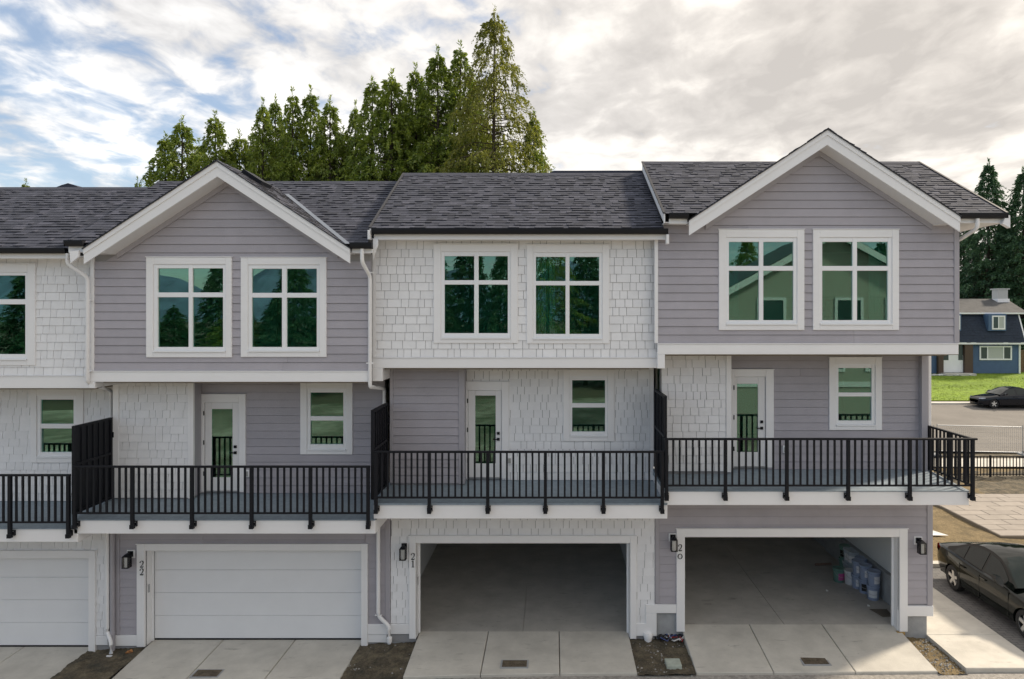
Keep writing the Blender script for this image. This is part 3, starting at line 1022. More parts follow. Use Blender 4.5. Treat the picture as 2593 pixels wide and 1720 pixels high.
def gable_roof(parent, Xa, za, xl, xr, p, yov, ywall, main, seed, zs):
    """cross gable over the bay: shingled slopes, barge boards, soffits; main=(Ye, ze, pm) main roof plane"""
    Ye, ze, pm = main
    zl, zr = za - p * (Xa - xl), za - p * (xr - Xa)
    yv = lambda z: Ye + (z - ze) / pm
    b = MB()
    b.add([(xl, yov - .03, zl), (Xa, yov - .03, za), (Xa, yv(za), za), (xl, max(yv(zl), Ye), zl)], [(0, 1, 2, 3)])
    b.add([(xr, yov - .03, zr), (Xa, yov - .03, za), (Xa, yv(za), za), (xr, max(yv(zr), Ye), zr)], [(0, 1, 2, 3)])
    g = b.build('gable_roof', EDGE, parent)
    under = lambda q: q.y > Ye + (q.z - ze) / pm + .02
    k = math.sqrt(1 + p * p)
    roof_tiles(g, (xl, yov - .05, zl + .004), (0, 1, 0), (1, 0, p), yv(za) - yov + .05, (Xa - xl) * k, under, seed)
    roof_tiles(g, (xr, yov - .05, zr + .004), (0, 1, 0), (-1, 0, p), yv(za) - yov + .05, (xr - Xa) * k, under, seed + 1)
    MB().add([(Xa - .13, yov - .05, za - .13 * p + .02), (Xa, yov - .05, za + .025), (Xa + .13, yov - .05, za - .13 * p + .02), (Xa - .13, yv(za), za - .13 * p + .02), (Xa, yv(za), za + .025), (Xa + .13, yv(za), za - .13 * p + .02)],
             [(0, 1, 4, 3), (1, 2, 5, 4)]).build('ridge_cap', ROOF, g, fix=False)
    # dark drip edge, two-tier barge boards
    for (xe, s) in ((xl, -1), (xr, 1)):
        zx = za - p * abs(Xa - xe)
        def quad(d0, d1, y0, y1, ext=0.0):
            e = xe + s * ext
            ze2 = za - p * abs(Xa - e)
            pts = [(e, ze2 - d1), (Xa, za - d1), (Xa, za - d0), (e, ze2 - d0)]
            if s > 0: pts = [pts[1], pts[0], pts[3], pts[2]]
            return MB().prism(pts, y0, y1)
        quad(-.012, .012, yov - .045, yov + .03, .012).build('drip_edge', EDGE, g)
        bb = quad(.012, .315, yov, yov + .036).build('barge_board', WHITE, g)
        quad(.012, .115, yov - .02, yov - .0005).build('barge_strip', WHITE, g)
        # soffit under the overhang: sloping, then a flat return at eave level
        hx = (za - .318 - zs) / p
        quad(.303, .318, yov + .037, ywall, hx - abs(Xa - xe)).build('soffit', SOFF, g)
        quad(.319, .43, ywall - .048, ywall - .030, hx - abs(Xa - xe) - .02).build('frieze_board', GREYT, g)
        xi = Xa + s * hx
        MB().box(min(xi, xe - s * .03), max(xi, xe - s * .03), yov + .0375, ywall, zs - .012, zs + .004).build('soffit_return', SOFF, g)
    return g


def main_roof(parent, x0, x1, Ye, ze, Yr, zr, gable=None, seed=0, rake_left=False, rake_right=False, rake_z=.0):
    pm = (zr - ze) / (Yr - Ye)
    b = MB()
    zf = lambda y: ze + pm * (y - Ye)
    if gable:
        Xa, za, xl, xr, p = gable
        yv = lambda z: max(Ye, Ye + (z - ze) / pm)
        zl, zr_ = za - p * (Xa - xl), za - p * (xr - Xa)
        pts = [(x0, Ye, ze), (xl, Ye, ze), (xl, yv(zl), zf(yv(zl))), (Xa, yv(za), za), (xr, yv(zr_), zf(yv(zr_))), (xr, Ye, ze), (x1, Ye, ze), (x1, Yr, zr), (x0, Yr, zr)]
        # front faces as quads/tri fan to stay planar
        b.add([(x0, Ye, ze), (xl, Ye, ze), (xl, yv(zl), zf(yv(zl))), (Xa, yv(za), zf(yv(za))), (Xa, Yr, zr), (x0, Yr, zr)], [(0, 1, 2, 3, 4, 5)])
        b.add([(x1, Ye, ze), (xr, Ye, ze), (xr, yv(zr_), zf(yv(zr_))), (Xa, yv(za), zf(yv(za))), (Xa, Yr, zr), (x1, Yr, zr)], [(0, 1, 2, 3, 4, 5)])
        skip = lambda q: q.x > xl - .02 and q.x < xr + .02 and (za - p * abs(q.x - Xa)) > q.z + .02
    else:
        b.add([(x0, Ye, ze), (x1, Ye, ze), (x1, Yr, zr), (x0, Yr, zr)], [(0, 1, 2, 3)])
        skip = None
    yb = 2 * Yr - Ye
    b.add([(x0, Yr, zr), (x1, Yr, zr), (x1, yb, ze), (x0, yb, ze)], [(0, 1, 2, 3)])
    b.add([(x0, Ye, ze), (x0, Yr, zr), (x0, yb, ze)], [(0, 1, 2)])
    b.add([(x1, Ye, ze), (x1, Yr, zr), (x1, yb, ze)], [(0, 1, 2)])
    r = b.build('roof', EDGE, parent)
    V = math.hypot(Yr - Ye, zr - ze)
    roof_tiles(r, (x0, Ye - .03, ze + .004 - .03 * pm), (1, 0, 0), (0, 1, pm), x1 - x0, V + .03, skip, seed)
    MB().add([(x0, Yr - .14, zr - .14 * pm + .02), (x1, Yr - .14, zr - .14 * pm + .02), (x1, Yr, zr + .03), (x0, Yr, zr + .03), (x1, Yr + .14, zr - .14 * pm + .02), (x0, Yr + .14, zr - .14 * pm + .02)],
             [(0, 1, 2, 3), (3, 2, 4, 5)]).build('ridge_cap', ROOF, r, fix=False)
    for (on, xx, s) in ((rake_left, x0, -1), (rake_right, x1, 1)):
        if on:
            e = .03
            pts = [(Ye - .02, ze - .20), (Yr, zr - .20), (Yr, zr + .005), (Ye - .02, ze + .005 - .02 * pm)]
            MB().prism_x(pts, min(xx, xx + s * e), max(xx, xx + s * e)).build('rake_board', WHITE, r)
            pts = [(Ye - .04, ze + .006 - .04 * pm), (Yr, zr + .006), (Yr, zr + .034), (Ye - .04, ze + .034 - .04 * pm)]
            MB().prism_x(pts, min(xx, xx + s * .05), max(xx, xx + s * .05)).build('rake_drip_edge', EDGE, r)
    return r


def gutter(parent, x0, x1, Y, zt, zb, fz, depth=.12):
    """black box-section gutter with open top, white fascia below/behind"""
    y0 = Y - depth
    pts = [(y0 + .02, zb), (Y, zb), (Y, zt), (Y - .008, zt), (Y - .008, zb + .01), (y0 + .03, zb + .01), (y0 + .008, zb + .05), (y0 + .008, zt), (y0 - .008, zt), (y0 - .008, zt - .02), (y0, zb + .045)]
    g = MB().prism_x(pts, x0, x1).box(x0, x0 + .006, y0, Y, zb, zt - .003).box(x1 - .006, x1, y0, Y, zb, zt - .003).build('gutter', GUTTER, parent)
    if fz is not None:
        MB().bbox(x0 + .01, x1 - .01, Y + .001, Y + .03, fz, zt - .01).build('fascia', WHITE, g)
    return g


def garage_box(parent, x0, x1, zf, zc, joint=None, curb=None, depth=6.9):
    """garage interior: slab with saw-cut joint, drywall sides, ceiling"""
    y0, y1 = YG + .14, YG + depth
    t = .05
    g = MB().box(x0 - t, x0, y0, y1, zf - .1, zc).box(x1, x1 + t, y0, y1, zf - .1, zc).box(x0 - t, x1 + t, y1, y1 + t, zf - .1, zc).box(x0 - t, x1 + t, y0, y1 + t, zc, zc + t).build('garage_interior', DRYWALL, parent)
    xs = [x0, joint - .006, joint + .006, x1] if joint else [x0, x1]
    fl = MB()
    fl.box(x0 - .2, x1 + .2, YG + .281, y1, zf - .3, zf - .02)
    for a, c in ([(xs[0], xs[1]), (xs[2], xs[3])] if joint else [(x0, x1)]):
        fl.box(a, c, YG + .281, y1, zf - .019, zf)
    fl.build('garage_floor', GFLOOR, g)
    if curb:
        MB().box(x1 - .06, x1 - .001, y0, y1, zf, zf + curb).build('concrete_curb', CONCD, g)
    xo = (x0 + x1) / 2
    MB().box(xo + .55, xo + .80, y0 + 2.0, y0 + 2.5, zc - .62, zc - .42).box(xo + .66, xo + .69, y0 + 2.2, y0 + 2.25, zc - .42, zc).build('door_opener', WHITE, g)
    for xt in (x0 + .12, x1 - .12):
        MB().tube([(xt, y0 + .12, zf + .02), (xt, y0 + .12, zc - .75), (xt, y0 + .28, zc - .52), (xt, y0 + .6, zc - .45), (xt, y0 + 2.9, zc - .42)], .02, 6).build('door_track', METAL, g)
    return g


def garage_front(parent, unit, xl, xr, z0, z1, trim, opening, zslab):
    """garage-level wall, white surround, returns"""
    tx0, tx1, tz1 = trim
    ox0, ox1, oz1 = opening
    w = wall('garage_wall', parent, YG, xl, xr, z0, z1, [(ox0, ox1, z0 - 1, oz1)], th=.14)
    b = MB()
    b.bbox(tx0, ox0, YG - .06, YG + .02, zslab - .02, tz1)
    b.bbox(ox1, tx1, YG - .06, YG + .02, zslab - .02, tz1)
    b.bbox(ox0, ox1, YG - .058, YG + .02, oz1, tz1)
    s = b.build('garage_surround', WHITE, parent)
    MB().box(tx0 - .015, tx1 + .015, YG - .075, YG - .0, tz1 + .001, tz1 + .016).build('drip_cap', WHITE, s)
    j = MB().box(ox0 - .02, ox0 + .012, YG + .021, YG + .28, zslab - .02, oz1 - .001).box(ox1 - .012, ox1 + .02, YG + .021, YG + .28, zslab - .02, oz1 - .001).box(ox0 + .0125, ox1 - .0125, YG + .021, YG + .28, oz1 - .03, oz1 + .02)
    j.build('jamb', WHITE, s)
    st = MB().box(ox0 + .0125, ox0 + .05, YG + .20, YG + .24, zslab, oz1 - .03).box(ox1 - .05, ox1 - .0125, YG + .20, YG + .24, zslab, oz1 - .03).box(ox0 + .05, ox1 - .05, YG + .20, YG + .24, oz1 - .07, oz1 - .031)
    st.build('door_stop', VINYL, s)
    MB().box(ox0 + .0125, ox0 + .03, YG + .06, YG + .10, oz1 - .98, oz1 - .80).build('switch_box', METAL, s)
    return w, s


def garage_door(parent, x0, x1, z0, z1, n=4):
    y = YG + .25
    h = (z1 - z0) / n
    d = MB().box(x0 + .002, x1 - .002, y + .045, y + .06, z0, z1).build('garage_door', GDOOR, parent)
    for k in range(n):
        a, c = z0 + k * h, z0 + (k + 1) * h
        MB().bbox(x0, x1, y, y + .044, a + .003, c - .003, .006).build('panel', GDOOR, d)
    MB().box(x0, x1, y - .004, y + .03, z0 - .03, z0 + .0025).build('bottom_seal', BLACK, d)
    return d


def trim_v(parent, px0, px1, Y, z0, z1, m=WHITE, name='corner_trim', x=None):
    x0, x1 = x if x else (X(px0, Y), X(px1, Y))
    return MB().bbox(x0, x1, Y - .04, Y + .02, z0, z1, .005).build(name, m, parent)


def band(parent, x0, x1, Y, py0, py1, foot=None):
    z1, z0 = Z(py0, Y), Z(py1, Y)
    b = MB().bbox(x0, x1, Y - .05, Y + .02, z0, z1)
    o = b.build('floor_band', WHITE, parent)
    MB().box(x0, x1, Y - .065, Y + .0, z1 + .001, z1 + .018).build('flashing', WHITE, o)
    MB().box(x0 + .002, x1 - .002, Y + .021, YM + .14, z0 + .02, z0 + .04).build('overhang_soffit', SOFF, o)
    if foot:
        fx0, fx1, fpy = foot
        MB().bbox(fx0, fx1, Y - .05, Y + .02, Z(fpy, Y), z0 - .001).box(fx0 + .05, fx1 - .002, Y + .021, YBP - .03, Z(fpy, Y) + .01, z0 - .002).build('end_block', WHITE, o)
    return z0, z1


def px_rows(rows, Y):
    return sorted([(Z(b, Y), Z(a, Y)) for a, b in rows])


def px_cols(cols, Y):
    return [(X(a, Y), X(b, Y)) for a, b in cols]


def outlet(parent, px, py, Y):
    x, z = X(px, Y), Z(py, Y)
    o = MB().bbox(x - .055, x + .055, Y - .055, Y - .02, z - .085, z + .085).build('outlet_box', VINYL, parent)
    MB().box(x - .03, x + .03, Y - .072, Y - .0555, z - .06, z + .05).build('outlet_cover', METAL, o)


def curtain(parent, x0, x1, y, z0, z1, n=9):
    b = MB()
    m_ = n * 6
    pts = [(x0 + (x1 - x0) * i / m_, y + .035 * math.sin(2 * PI * i / 6) + .01 * math.sin(i * 1.7)) for i in range(m_ + 1)]
    for (xa, ya), (xb, yb) in zip(pts, pts[1:]):
        b.add([(xa, ya, z0), (xb, yb, z0), (xb, yb, z1), (xa, ya, z1)], [(0, 1, 2, 3)])
    b.build('curtain', mat('pale_curtain_cloth', (.62, .64, .66), .85), parent, fix=False)
    MB().tube([(x0 - .1, y, z1 + .02), (x1 + .1, y, z1 + .02)], .012, 8).build('curtain_rod', BLACK, parent)


def ceiling_light(parent, x, y, z):
    MB().lathe([(.02, -.03), (.085, -.03), (.09, -.002)], (x, y, z), 16).build('soffit_light', VINYL, parent, smooth=True)


# ================================================================= house 23 (left edge of the picture)
def house23():
    r = empty('townhouse', (-12.7, 17, -0.36), 'white shingled townhouse cut off by the left picture edge, garage closed', 'townhouse', 'row of joined townhouses')
    Y = 14.62
    xl, xr = -15.7, -9.74
    zb0, zb1 = band(r, xl, xr - .02, Y, 953, 983)
    ztop = Z(652, 14.2)
    fr_ = RC(-100, 690, 73, 912, Y)
    uw = wall('upper_wall', r, Y, xl, xr, zb0, ztop + .1, [fr_])
    tr = RC(-119, 669, 93, 925, Y)
    shakes(uw, '23', Y, xl, xr - .02, zb1 + .02, ztop + .06, [fr_], 11)
    window(r, Y, tr, fr_, px_cols([(-92, -16), (-6, 66)], Y), px_rows([(698, 758), (771, 897)], Y))
    room(r, xl + .2, xr - .2, Y + .141, Y + 3.7, zb0, zb0 + 2.45, [(-13.2, .8)])
    main = (14.2, Z(630, 14.2), (Z(477, 17.3) - Z(630, 14.2)) / 3.1)
    main_roof(r, -15.9, -9.99, 14.2, Z(630, 14.2), 17.3, Z(477, 17.3), seed=23)
    gutter(r, -15.9, X(170, 14.15), 14.2, Z(628, 14.15), Z(642, 14.15), Z(655, 14.2))
    MB().box(xl, xr, 14.231, Y, ztop + .015, ztop + .035).build('eave_soffit', SOFF, r)
    MB().prism([(X(112, 18.2), Z(486, 18.2)), (X(225, 18.2), Z(486, 18.2)), (X(190, 18.2), Z(470, 18.2)), (X(172, 18.2), Z(464, 18.2)), (X(155, 18.2), Z(469, 18.2))], 18.2, 21).build('rear_roof', ROOF, r)
    # main floor
    zd = Z(1268, YM)
    fm = RC(96, 1002, 196, 1158, YM)
    mw = wall('main_wall', r, YM, xl, xr, zd - .3, zb0 + .02, [fm])
    shakes(mw, '23', YM, xl, X(287, YM), zd, zb0 + .02, [fm], 12)
    window(r, YM, RC(81, 984, 214, 1171, YM), fm, px_cols([(105, 188)], YM), px_rows([(1012, 1073), (1085, 1145)], YM), hung=True)
    room(r, xl + .2, xr - .2, YM + .141, YM + 4, zd, zd + 2.45)
    d, rail = deck_and_rail(r, -15.7, X(197, YF), 1339, 1373, zd, Z(1338, YF), 1201, 1323, [-416, -269, -122, 25, 173], 1361, [1, 1, 1, 1, -1])
    # garage level
    z1 = Z(1346, YF)
    tx = (X(-338, YG), X(245, YG), Z(1394, YG))
    ox = (X(-318, YG), X(227.6, YG), Z(1412, YG))
    gw, gs = garage_front(r, '23', xl, X(276, YG), -.45, z1, tx, ox, SLABZ['23'])
    shakes(gw, '23', YG, xl, X(268, YG), Z(1608, YG), z1, [(ox[0], ox[1], -3, ox[2])], 13)
    trim_v(r, 266, 276, YG, Z(1608, YG), z1)
    garage_door(r, ox[0] + .05, ox[1] - .05, SLABZ['23'] + .03, ox[2] - .02)
    garage_box(r, ox[0] - .2, ox[1] + .3, SLABZ['23'] - .005, ox[2] + .3)
    MB().bbox(X(245, YG), X(276, YG), YG - .045, YG + .02, Z(1632, YG), Z(1609, YG)).build('base_trim', WHITE, r)
    MB().box(X(230, YG), X(292, YG), YG + .02, YG + .2, -.8, Z(1632, YG)).build('foundation', CONCD, r)
    MB().box(xl, xr, 20.4, 20.6, 3.2, 8.5).build('rear_wall', GREYT, r)
    MB().box(xl, xr, 22.4, 22.55, -.5, 3.2).build('rear_lower_wall', GREYT, r)
    # rainwater pipe from this house's gutter, down the neighbour's corner
    dp = downspout(r, [(X(171, 14.13), 14.13, Z(642, 14.13)), (X(171, 14.13), 14.13, Z(668, 14.13)), (X(222, 14.30), 14.30, Z(702, 14.3)), (X(222, 14.3), 14.3, Z(968, 14.3)), (X(281, 15.5), 15.5, Z(990, 15.5)), (X(281, 15.5), 15.5, zd + .02)])
    strap(r, dp, X(222, 14.3), 14.3, Z(760, 14.3)); strap(r, dp, X(222, 14.3), 14.3, Z(940, 14.3))
    dp = downspout(r, [(X(272, 15.22), 15.22, z1), (X(272, 15.22), 15.22, Z(1600, 15.22)), (X(281, 15.1), 15.1, Z(1625, 15.1)), (X(281, 15.1), 15.1, Z(1655, 15.1))])
    return r


# ================================================================= house 22 (gabled, garage closed)
def house22():
    r = empty('townhouse', (-6.8, 17, -0.2), 'grey gabled townhouse number 22 with closed white garage door', 'townhouse', 'row of joined townhouses')
    Y = 14.40
    xl, xr = -9.73, -3.84
    Xa, za, p = X(550, 13.92), Z(408, 13.92), .655
    gl, gr = X(212, 13.92), X(886, 13.92)
    zb0, zb1 = band(r, X(229, Y), X(934, Y), Y, 941, 967, (X(229, Y), X(244, Y), 983))
    zsf = Z(641, 14.0) + .015
    gab = (Xa, za - .32, p, zsf)
    f1, f2 = RC(391, 670, 574, 892, Y), RC(630, 671, 811, 891, Y)
    uw = wall('upper_wall', r, Y, xl, xr, zb0, zsf, [f1, f2], gable=gab)
    siding(uw, Y, xl + .06, xr - .0, zb1 + .02, 10.2, [f1, f2], gab, 22)
    trim_v(r, 0, 0, Y, zb1 + .02, zsf, x=(xl, xl + .075))
    window(r, Y, RC(373, 652, 589, 905, Y), f1, px_cols([(401, 479), (489, 566)], Y), px_rows([(680, 741), (753, 879)], Y))
    window(r, Y, RC(612, 653, 828, 904, Y), f2, px_cols([(639, 715), (727, 803)], Y), px_rows([(681, 742), (754, 879)], Y))
    room(r, xl + .2, xr - .2, Y + .141, Y + 3.7, zb0, zb0 + 2.45, [(-8.1, .8), (-5.4, .8)])
    Ye, ze, Yr, zr = 14.0, Z(615, 14.0), 17.3, Z(462, 17.3)
    pm = (zr - ze) / (Yr - Ye)
    main_roof(r, -10.0, -3.80, Ye, ze, Yr, zr, (Xa, za, gl, gr, p), 220)
    g = gable_roof(r, Xa, za, gl, gr, p, 13.92, Y, (Ye, ze, pm), 221, zsf)
    # valley flashing on the right-hand valley
    yv = lambda z: Ye + (z - ze) / pm
    za2 = za - .25
    zb_ = za - p * (gr - Xa) + .05
    xa2, xb2 = Xa + .25 / p, gr - .05 / p
    MB().add([(xa2 - .01, yv(za2), za2 + .035), (xa2 + .10, yv(za2), za2 + .03), (xb2 + .10, yv(zb_), zb_ + .03), (xb2 - .01, yv(zb_), zb_ + .035)], [(0, 1, 2, 3)]).build('valley_flashing', FLASH, g, fix=False)
    # roof window on the right slope
    k = math.sqrt(1 + p * p)
    ux, uz, nx, nz = 1 / k, -p / k, p / k, 1 / k
    def sk(x, y, h): return (Xa + x * ux + h * nx, y, za + x * uz + h * nz)
    sl = MB().add([sk(.12, 14.75, 0), sk(.60, 14.75, 0), sk(.60, 15.3, 0), sk(.12, 15.3, 0), sk(.12, 14.75, .1), sk(.60, 14.75, .1), sk(.60, 15.3, .1), sk(.12, 15.3, .1)],
                  [(0, 3, 2, 1), (4, 5, 6, 7), (0, 1, 5, 4), (1, 2, 6, 5), (2, 3, 7, 6), (3, 0, 4, 7)]).build('roof_vent', BLACK, g)
    # short gutters either side of the gable
    gutter(r, X(167, 13.95), gl - .01, Ye, Z(609, 13.95), Z(624, 13.95), Z(640, 14.0))
    gutter(r, gr + .0, X(943, 13.95), Ye, Z(615, 13.95), Z(630, 13.95), Z(641, 14.0))
    MB().box(gr - .02, xr, 14.031, Y, zsf, zsf + .02).build('eave_soffit', SOFF, r)
    MB().prism([(X(176, 13.9), Z(637, 13.9)), (X(178, 13.9), Z(667, 13.9)), (X(199, 13.9), Z(650, 13.9)), (X(199, 13.9), Z(634, 13.9))], 13.90, 13.95).build('eave_bracket', WHITE, r)
    # main floor: shingled bump at the left, grey siding behind the door
    zd = Z(1248, YM)
    xb0, xb1 = X(290, YBP), X(491, YBP)
    bw = wall('bump_wall', r, YBP, xb0, xb1 - .02, zd - .3, zb0 + .02)
    shakes(bw, '22', YBP, X(303, YBP), X(478, YBP), Z(1260, YBP), zb0 + .02, seed=221)
    trim_v(r, 288, 303, YBP, Z(1260, YBP), zb0 + .02)
    trim_v(r, 478, 492, YBP, Z(1262, YBP), zb0 + .02)
    MB().box(xb1 - .019, xb1 - .002, YBP + .021, YM, zd, zb0 + .02).build('bump_side', GREYT, r)
    fd = RC(519, 1019, 607, 1243, YM)
    fm = RC(779, 984, 878, 1140, YM)
    mw = wall('main_wall', r, YM, xb1 - .2, xr, zd - .3, zb0 + .02, [fd, fm])
    siding(mw, YM, xb1, xr, zd, zb0 + .02, [fd, fm], seed=24)
    entry_door(r, YM, RC(512, 999, 624, 1243, YM), fd, RC(536.5, 1036, 589, 1209, YM), [(X(597, YM), Z(1131, YM)), (X(597, YM), Z(1146, YM))])
    window(r, YM, RC(762, 968, 894, 1150, YM), fm, px_cols([(787, 870)], YM), px_rows([(994, 1054), (1065, 1125)], YM), hung=True)
    room(r, xl + .2, xr - .2, YM + .141, YM + 4, zd, zd + 2.45, [(-5.5, .8)])
    outlet(r, 627, 1198, YM)
    ceiling_light(r, X(545, 15.0), 15.0, zb0 + .02)
    deck_and_rail(r, X(187, YF), X(950, YF), 1317, 1352, zd, Z(1316, YF), 1179.5, 1300, [189, 335, 486, 637, 786, 932], 1337.5, [1, 1, 1, 1, 1, -1])
    screen(r, -9.83, YR + .05, YBP - .05, zd - .02, Z(1079, 14.0), Z(1179, YR))
    # garage level
    z1 = Z(1308, YF)
    tx = (X(349.5, YG), X(932.5, YG), Z(1377, YG))
    ox = (X(369.6, YG), X(916, YG), Z(1393, YG))
    gx0, gx1 = X(293, YG), X(989, YG)
    gw, gs = garage_front(r, '22', gx0, gx1, -.3, z1, tx, ox, SLABZ['22'])
    cut = [(ox[0], ox[1], -3, ox[2])]
    siding(gw, YG, X(305, YG), X(925, YG), Z(1606, YG), z1, cut, seed=25)
    siding(gw, YG, X(925.5, YG), X(977, YG), Z(1579, YG), z1, (), seed=26)
    trim_v(r, 293, 305, YG, Z(1606, YG), z1, GREYT)
    trim_v(r, 977, 989, YG, Z(1580, YG), z1, GREYT)
    garage_door(r, ox[0] + .05, ox[1] - .05, SLABZ['22'] + .03, ox[2] - .02)
    garage_box(r, ox[0] - .2, ox[1] + .2, SLABZ['22'] - .005, ox[2] + .3)
    MB().bbox(gx0, tx[0], YG - .045, YG + .02, Z(1634, YG), Z(1607, YG)).build('base_trim', WHITE, r)
    MB().bbox(tx[1], gx1, YG - .045, YG + .02, Z(1605, YG), Z(1579, YG)).build('base_trim', WHITE, r)
    MB().bbox(tx[1] - .02, X(980, YG), YG - .03, YG + .02, Z(1626, YG), Z(1606, YG)).build('base_skirt', WHITE, r)
    MB().box(gx0, ox[0], YG + .021, YG + .2, -.8, Z(1634, YG)).build('foundation', CONCD, r)
    MB().box(ox[1], gx1, YG + .021, YG + .2, -.8, Z(1626, YG)).build('foundation', CONCD, r)
    lantern(r, 334, 1394, 1430, YG)
    digit(r, '2', 359, 1428.5, YG - .062); digit(r, '2', 359, 1448, YG - .062)
    # rainwater pipes
    dp = downspout(r, [(X(917, 13.95), 13.95, Z(630, 13.95)), (X(917, 13.95), 13.95, Z(664, 13.95)), (X(937, 14.32), 14.32, Z(700, 14.32)), (X(937, 14.32), 14.32, Z(980, 14.32)), (X(973, 15.5), 15.5, Z(984, 15.5)), (X(973, 15.5), 15.5, zd + .02)])
    strap(r, dp, X(937, 14.32), 14.32, Z(690, 14.3)); strap(r, dp, X(937, 14.32), 14.32, Z(920, 14.3))
    dp = downspout(r, [(X(958, 15.22), 15.22, z1), (X(958, 15.22), 15.22, Z(1560, 15.22)), (X(985, 15.2), 15.2, Z(1586, 15.2)), (X(986, 15.2), 15.2, Z(1630, 15.2))], .043)
    strap(r, dp, X(958, 15.22), 15.22, Z(1558, 15.22))
    MB().lathe([(.06, 0), (.06, .1), (.05, .11)], (X(986, 15.2), 15.2, Z(1626, 15.2)), 14).build('pipe_collar', WHITE, dp, smooth=True)
    o = MB().tube([(X(285, 15.24), 15.24, z1), (X(285, 15.24), 15.24, Z(1650, 15.24))], .05, 12).build('drain_pipe', GREYT, r, smooth=True)
    MB().tube([(X(285, 15.24), 15.24, Z(1600, 15.24)), (X(285, 15.24), 15.24, Z(1607, 15.24))], .06, 12).build('pipe_coupling', GREYT, o, smooth=True)
    MB().box(xl, xr, 20.4, 20.6, 3.2, 8.7).build('rear_wall', GREYT, r)
    MB().box(xl, xr, 22.4, 22.55, -.5, 3.2).build('rear_lower_wall', GREYT, r)
    return r


# ================================================================= house 21 (shingled, garage open)
def house21():
    r = empty('townhouse', (-0.8, 17, 0), 'white shingled townhouse number 21 with a wide eave and an open garage', 'townhouse', 'row of joined townhouses')
    Y = 14.60
    xl, xr = -3.83, X(1668, 14.42)
    zb0, zb1 = band(r, X(941, Y - .05), X(1664, Y), Y, 907, 932, (X(941, Y - .05), X(970, Y), 965))
    ztop = Z(607, 14.2)
    f1, f2 = RC(1117, 638, 1293, 858, Y), RC(1349.5, 640, 1525, 860, Y)
    uw = wall('upper_wall', r, Y, xl, xr, zb0, ztop + .1, [f1, f2])
    shakes(uw, '21', Y, X(952, Y), xr - .0, zb1 + .02, ztop + .05, [f1, f2], 21)
    trim_v(r, 943, 952, Y, zb1 + .02, ztop + .03)
    window(r, Y, RC(1099, 619, 1311, 869, Y), f1, px_cols([(1126, 1201), (1212, 1286)], Y), px_rows([(649, 710), (721, 844)], Y))
    window(r, Y, RC(1334, 621, 1542, 870, Y), f2, px_cols([(1357, 1432), (1442, 1517)], Y), px_rows([(651, 712), (723, 846)], Y))
    room(r, xl + .2, xr - .2, Y + .141, Y + 3.2, zb0, zb0 + 2.45, [(-2.4, .8), (-.2, .8), (.75, .8)])
    curtain(r, X(1352, Y), X(1405, Y), Y + .28, zb0 + .3, Z(640, Y))
    Ye, ze, Yr, zr = 14.2, Z(577, 14.2), 17.4, Z(441, 17.4)
    main_roof(r, X(940, 14.2), 2.3, Ye, ze, Yr, zr, None, 210, rake_left=True)
    MB().prism([(X(1380, 17.6), Z(446, 17.6)), (2.35, Z(446, 17.6)), (2.35, Z(433, 17.6)), (X(1402, 17.6), Z(433.5, 17.6))], 17.55, 20).build('rear_roof', ROOF, r)
    gutter(r, X(942, 14.1), X(1692, 14.1), Ye, Z(579, 14.1), Z(592.5, 14.1), Z(607, 14.2))
    MB().box(X(952, Y), xr, 14.231, Y, ztop + .015, ztop + .035).build('eave_soffit', SOFF, r)
    for (a, c) in ((945, 958),):
        MB().prism([(X(a, 14.19), Z(606, 14.19)), (X(a, 14.19), Z(658, 14.19)), (X(c, 14.19), Z(620, 14.19)), (X(c, 14.19), Z(606, 14.19))], 14.17, 14.199).build('eave_bracket', WHITE, r)
    MB().bbox(X(931, 14.1), X(938, 14.1), 14.08, 14.2, Z(607, 14.1), Z(583, 14.1)).build('rake_end', WHITE, r)
    MB().bbox(X(1687, 14.1), X(1694, 14.1), 14.07, 14.2, Z(618, 14.1), Z(594, 14.1)).build('gutter_end_board', WHITE, r)
    # main floor
    zd = Z(1215, YM)
    xb0, xb1 = X(990, YBP), X(1176, YBP)
    bw = wall('bump_wall', r, YBP, xb0, xb1 - .02, zd - .3, zb0 + .02)
    siding(bw, YBP, X(996, YBP), X(1162, YBP), Z(1223, YBP), zb0 + .02, seed=31)
    trim_v(r, 988, 996, YBP, Z(1223, YBP), zb0 + .02, GREYT)
    trim_v(r, 1162, 1177, YBP, Z(1225, YBP), zb0 + .02, GREYT)
    MB().box(xb1 - .019, xb1 - .002, YBP + .021, YM, zd, zb0 + .02).build('bump_side', GREYT, r)
    fd = RC(1185, 988, 1271, 1209, YM)
    fm = RC(1443, 952, 1538, 1105, YM)
    mxr = X(1655, YM)
    mw = wall('main_wall', r, YM, xb1 - .2, mxr, zd - .3, zb0 + .02, [fd, fm])
    shakes(mw, '21', YM, xb1, X(1645, YM), zd, zb0 + .02, [fd, fm], 32)
    trim_v(r, 1645, 1655, YM, zd, zb0 + .02)
    entry_door(r, YM, RC(1180, 967, 1289, 1209, YM), fd, RC(1203.5, 1002, 1255, 1174, YM), [(X(1262, YM), Z(1097, YM)), (X(1262, YM), Z(1112, YM))])
    window(r, YM, RC(1426, 937, 1555, 1117, YM), fm, px_cols([(1449, 1532)], YM), px_rows([(963, 1021), (1032, 1093)], YM), hung=True)
    room(r, xl + .2, xr - .2, YM + .141, YM + 4, zd, zd + 2.45, [(-.4, .8)])
    outlet(r, 1290.5, 1165, YM)
    ceiling_light(r, X(1215, 15.0), 15.0, zb0 + .02)
    ceiling_light(r, X(1022, 15.0), 15.0, zb0 + .02)
    deck_and_rail(r, X(946, YF), X(1690, YF), 1278, 1314, zd, Z(1274.6, YF), 1142, 1260.5, [952, 1087, 1235, 1381, 1528, 1677], 1299, [1, 0, 0, 0, 0, -1])
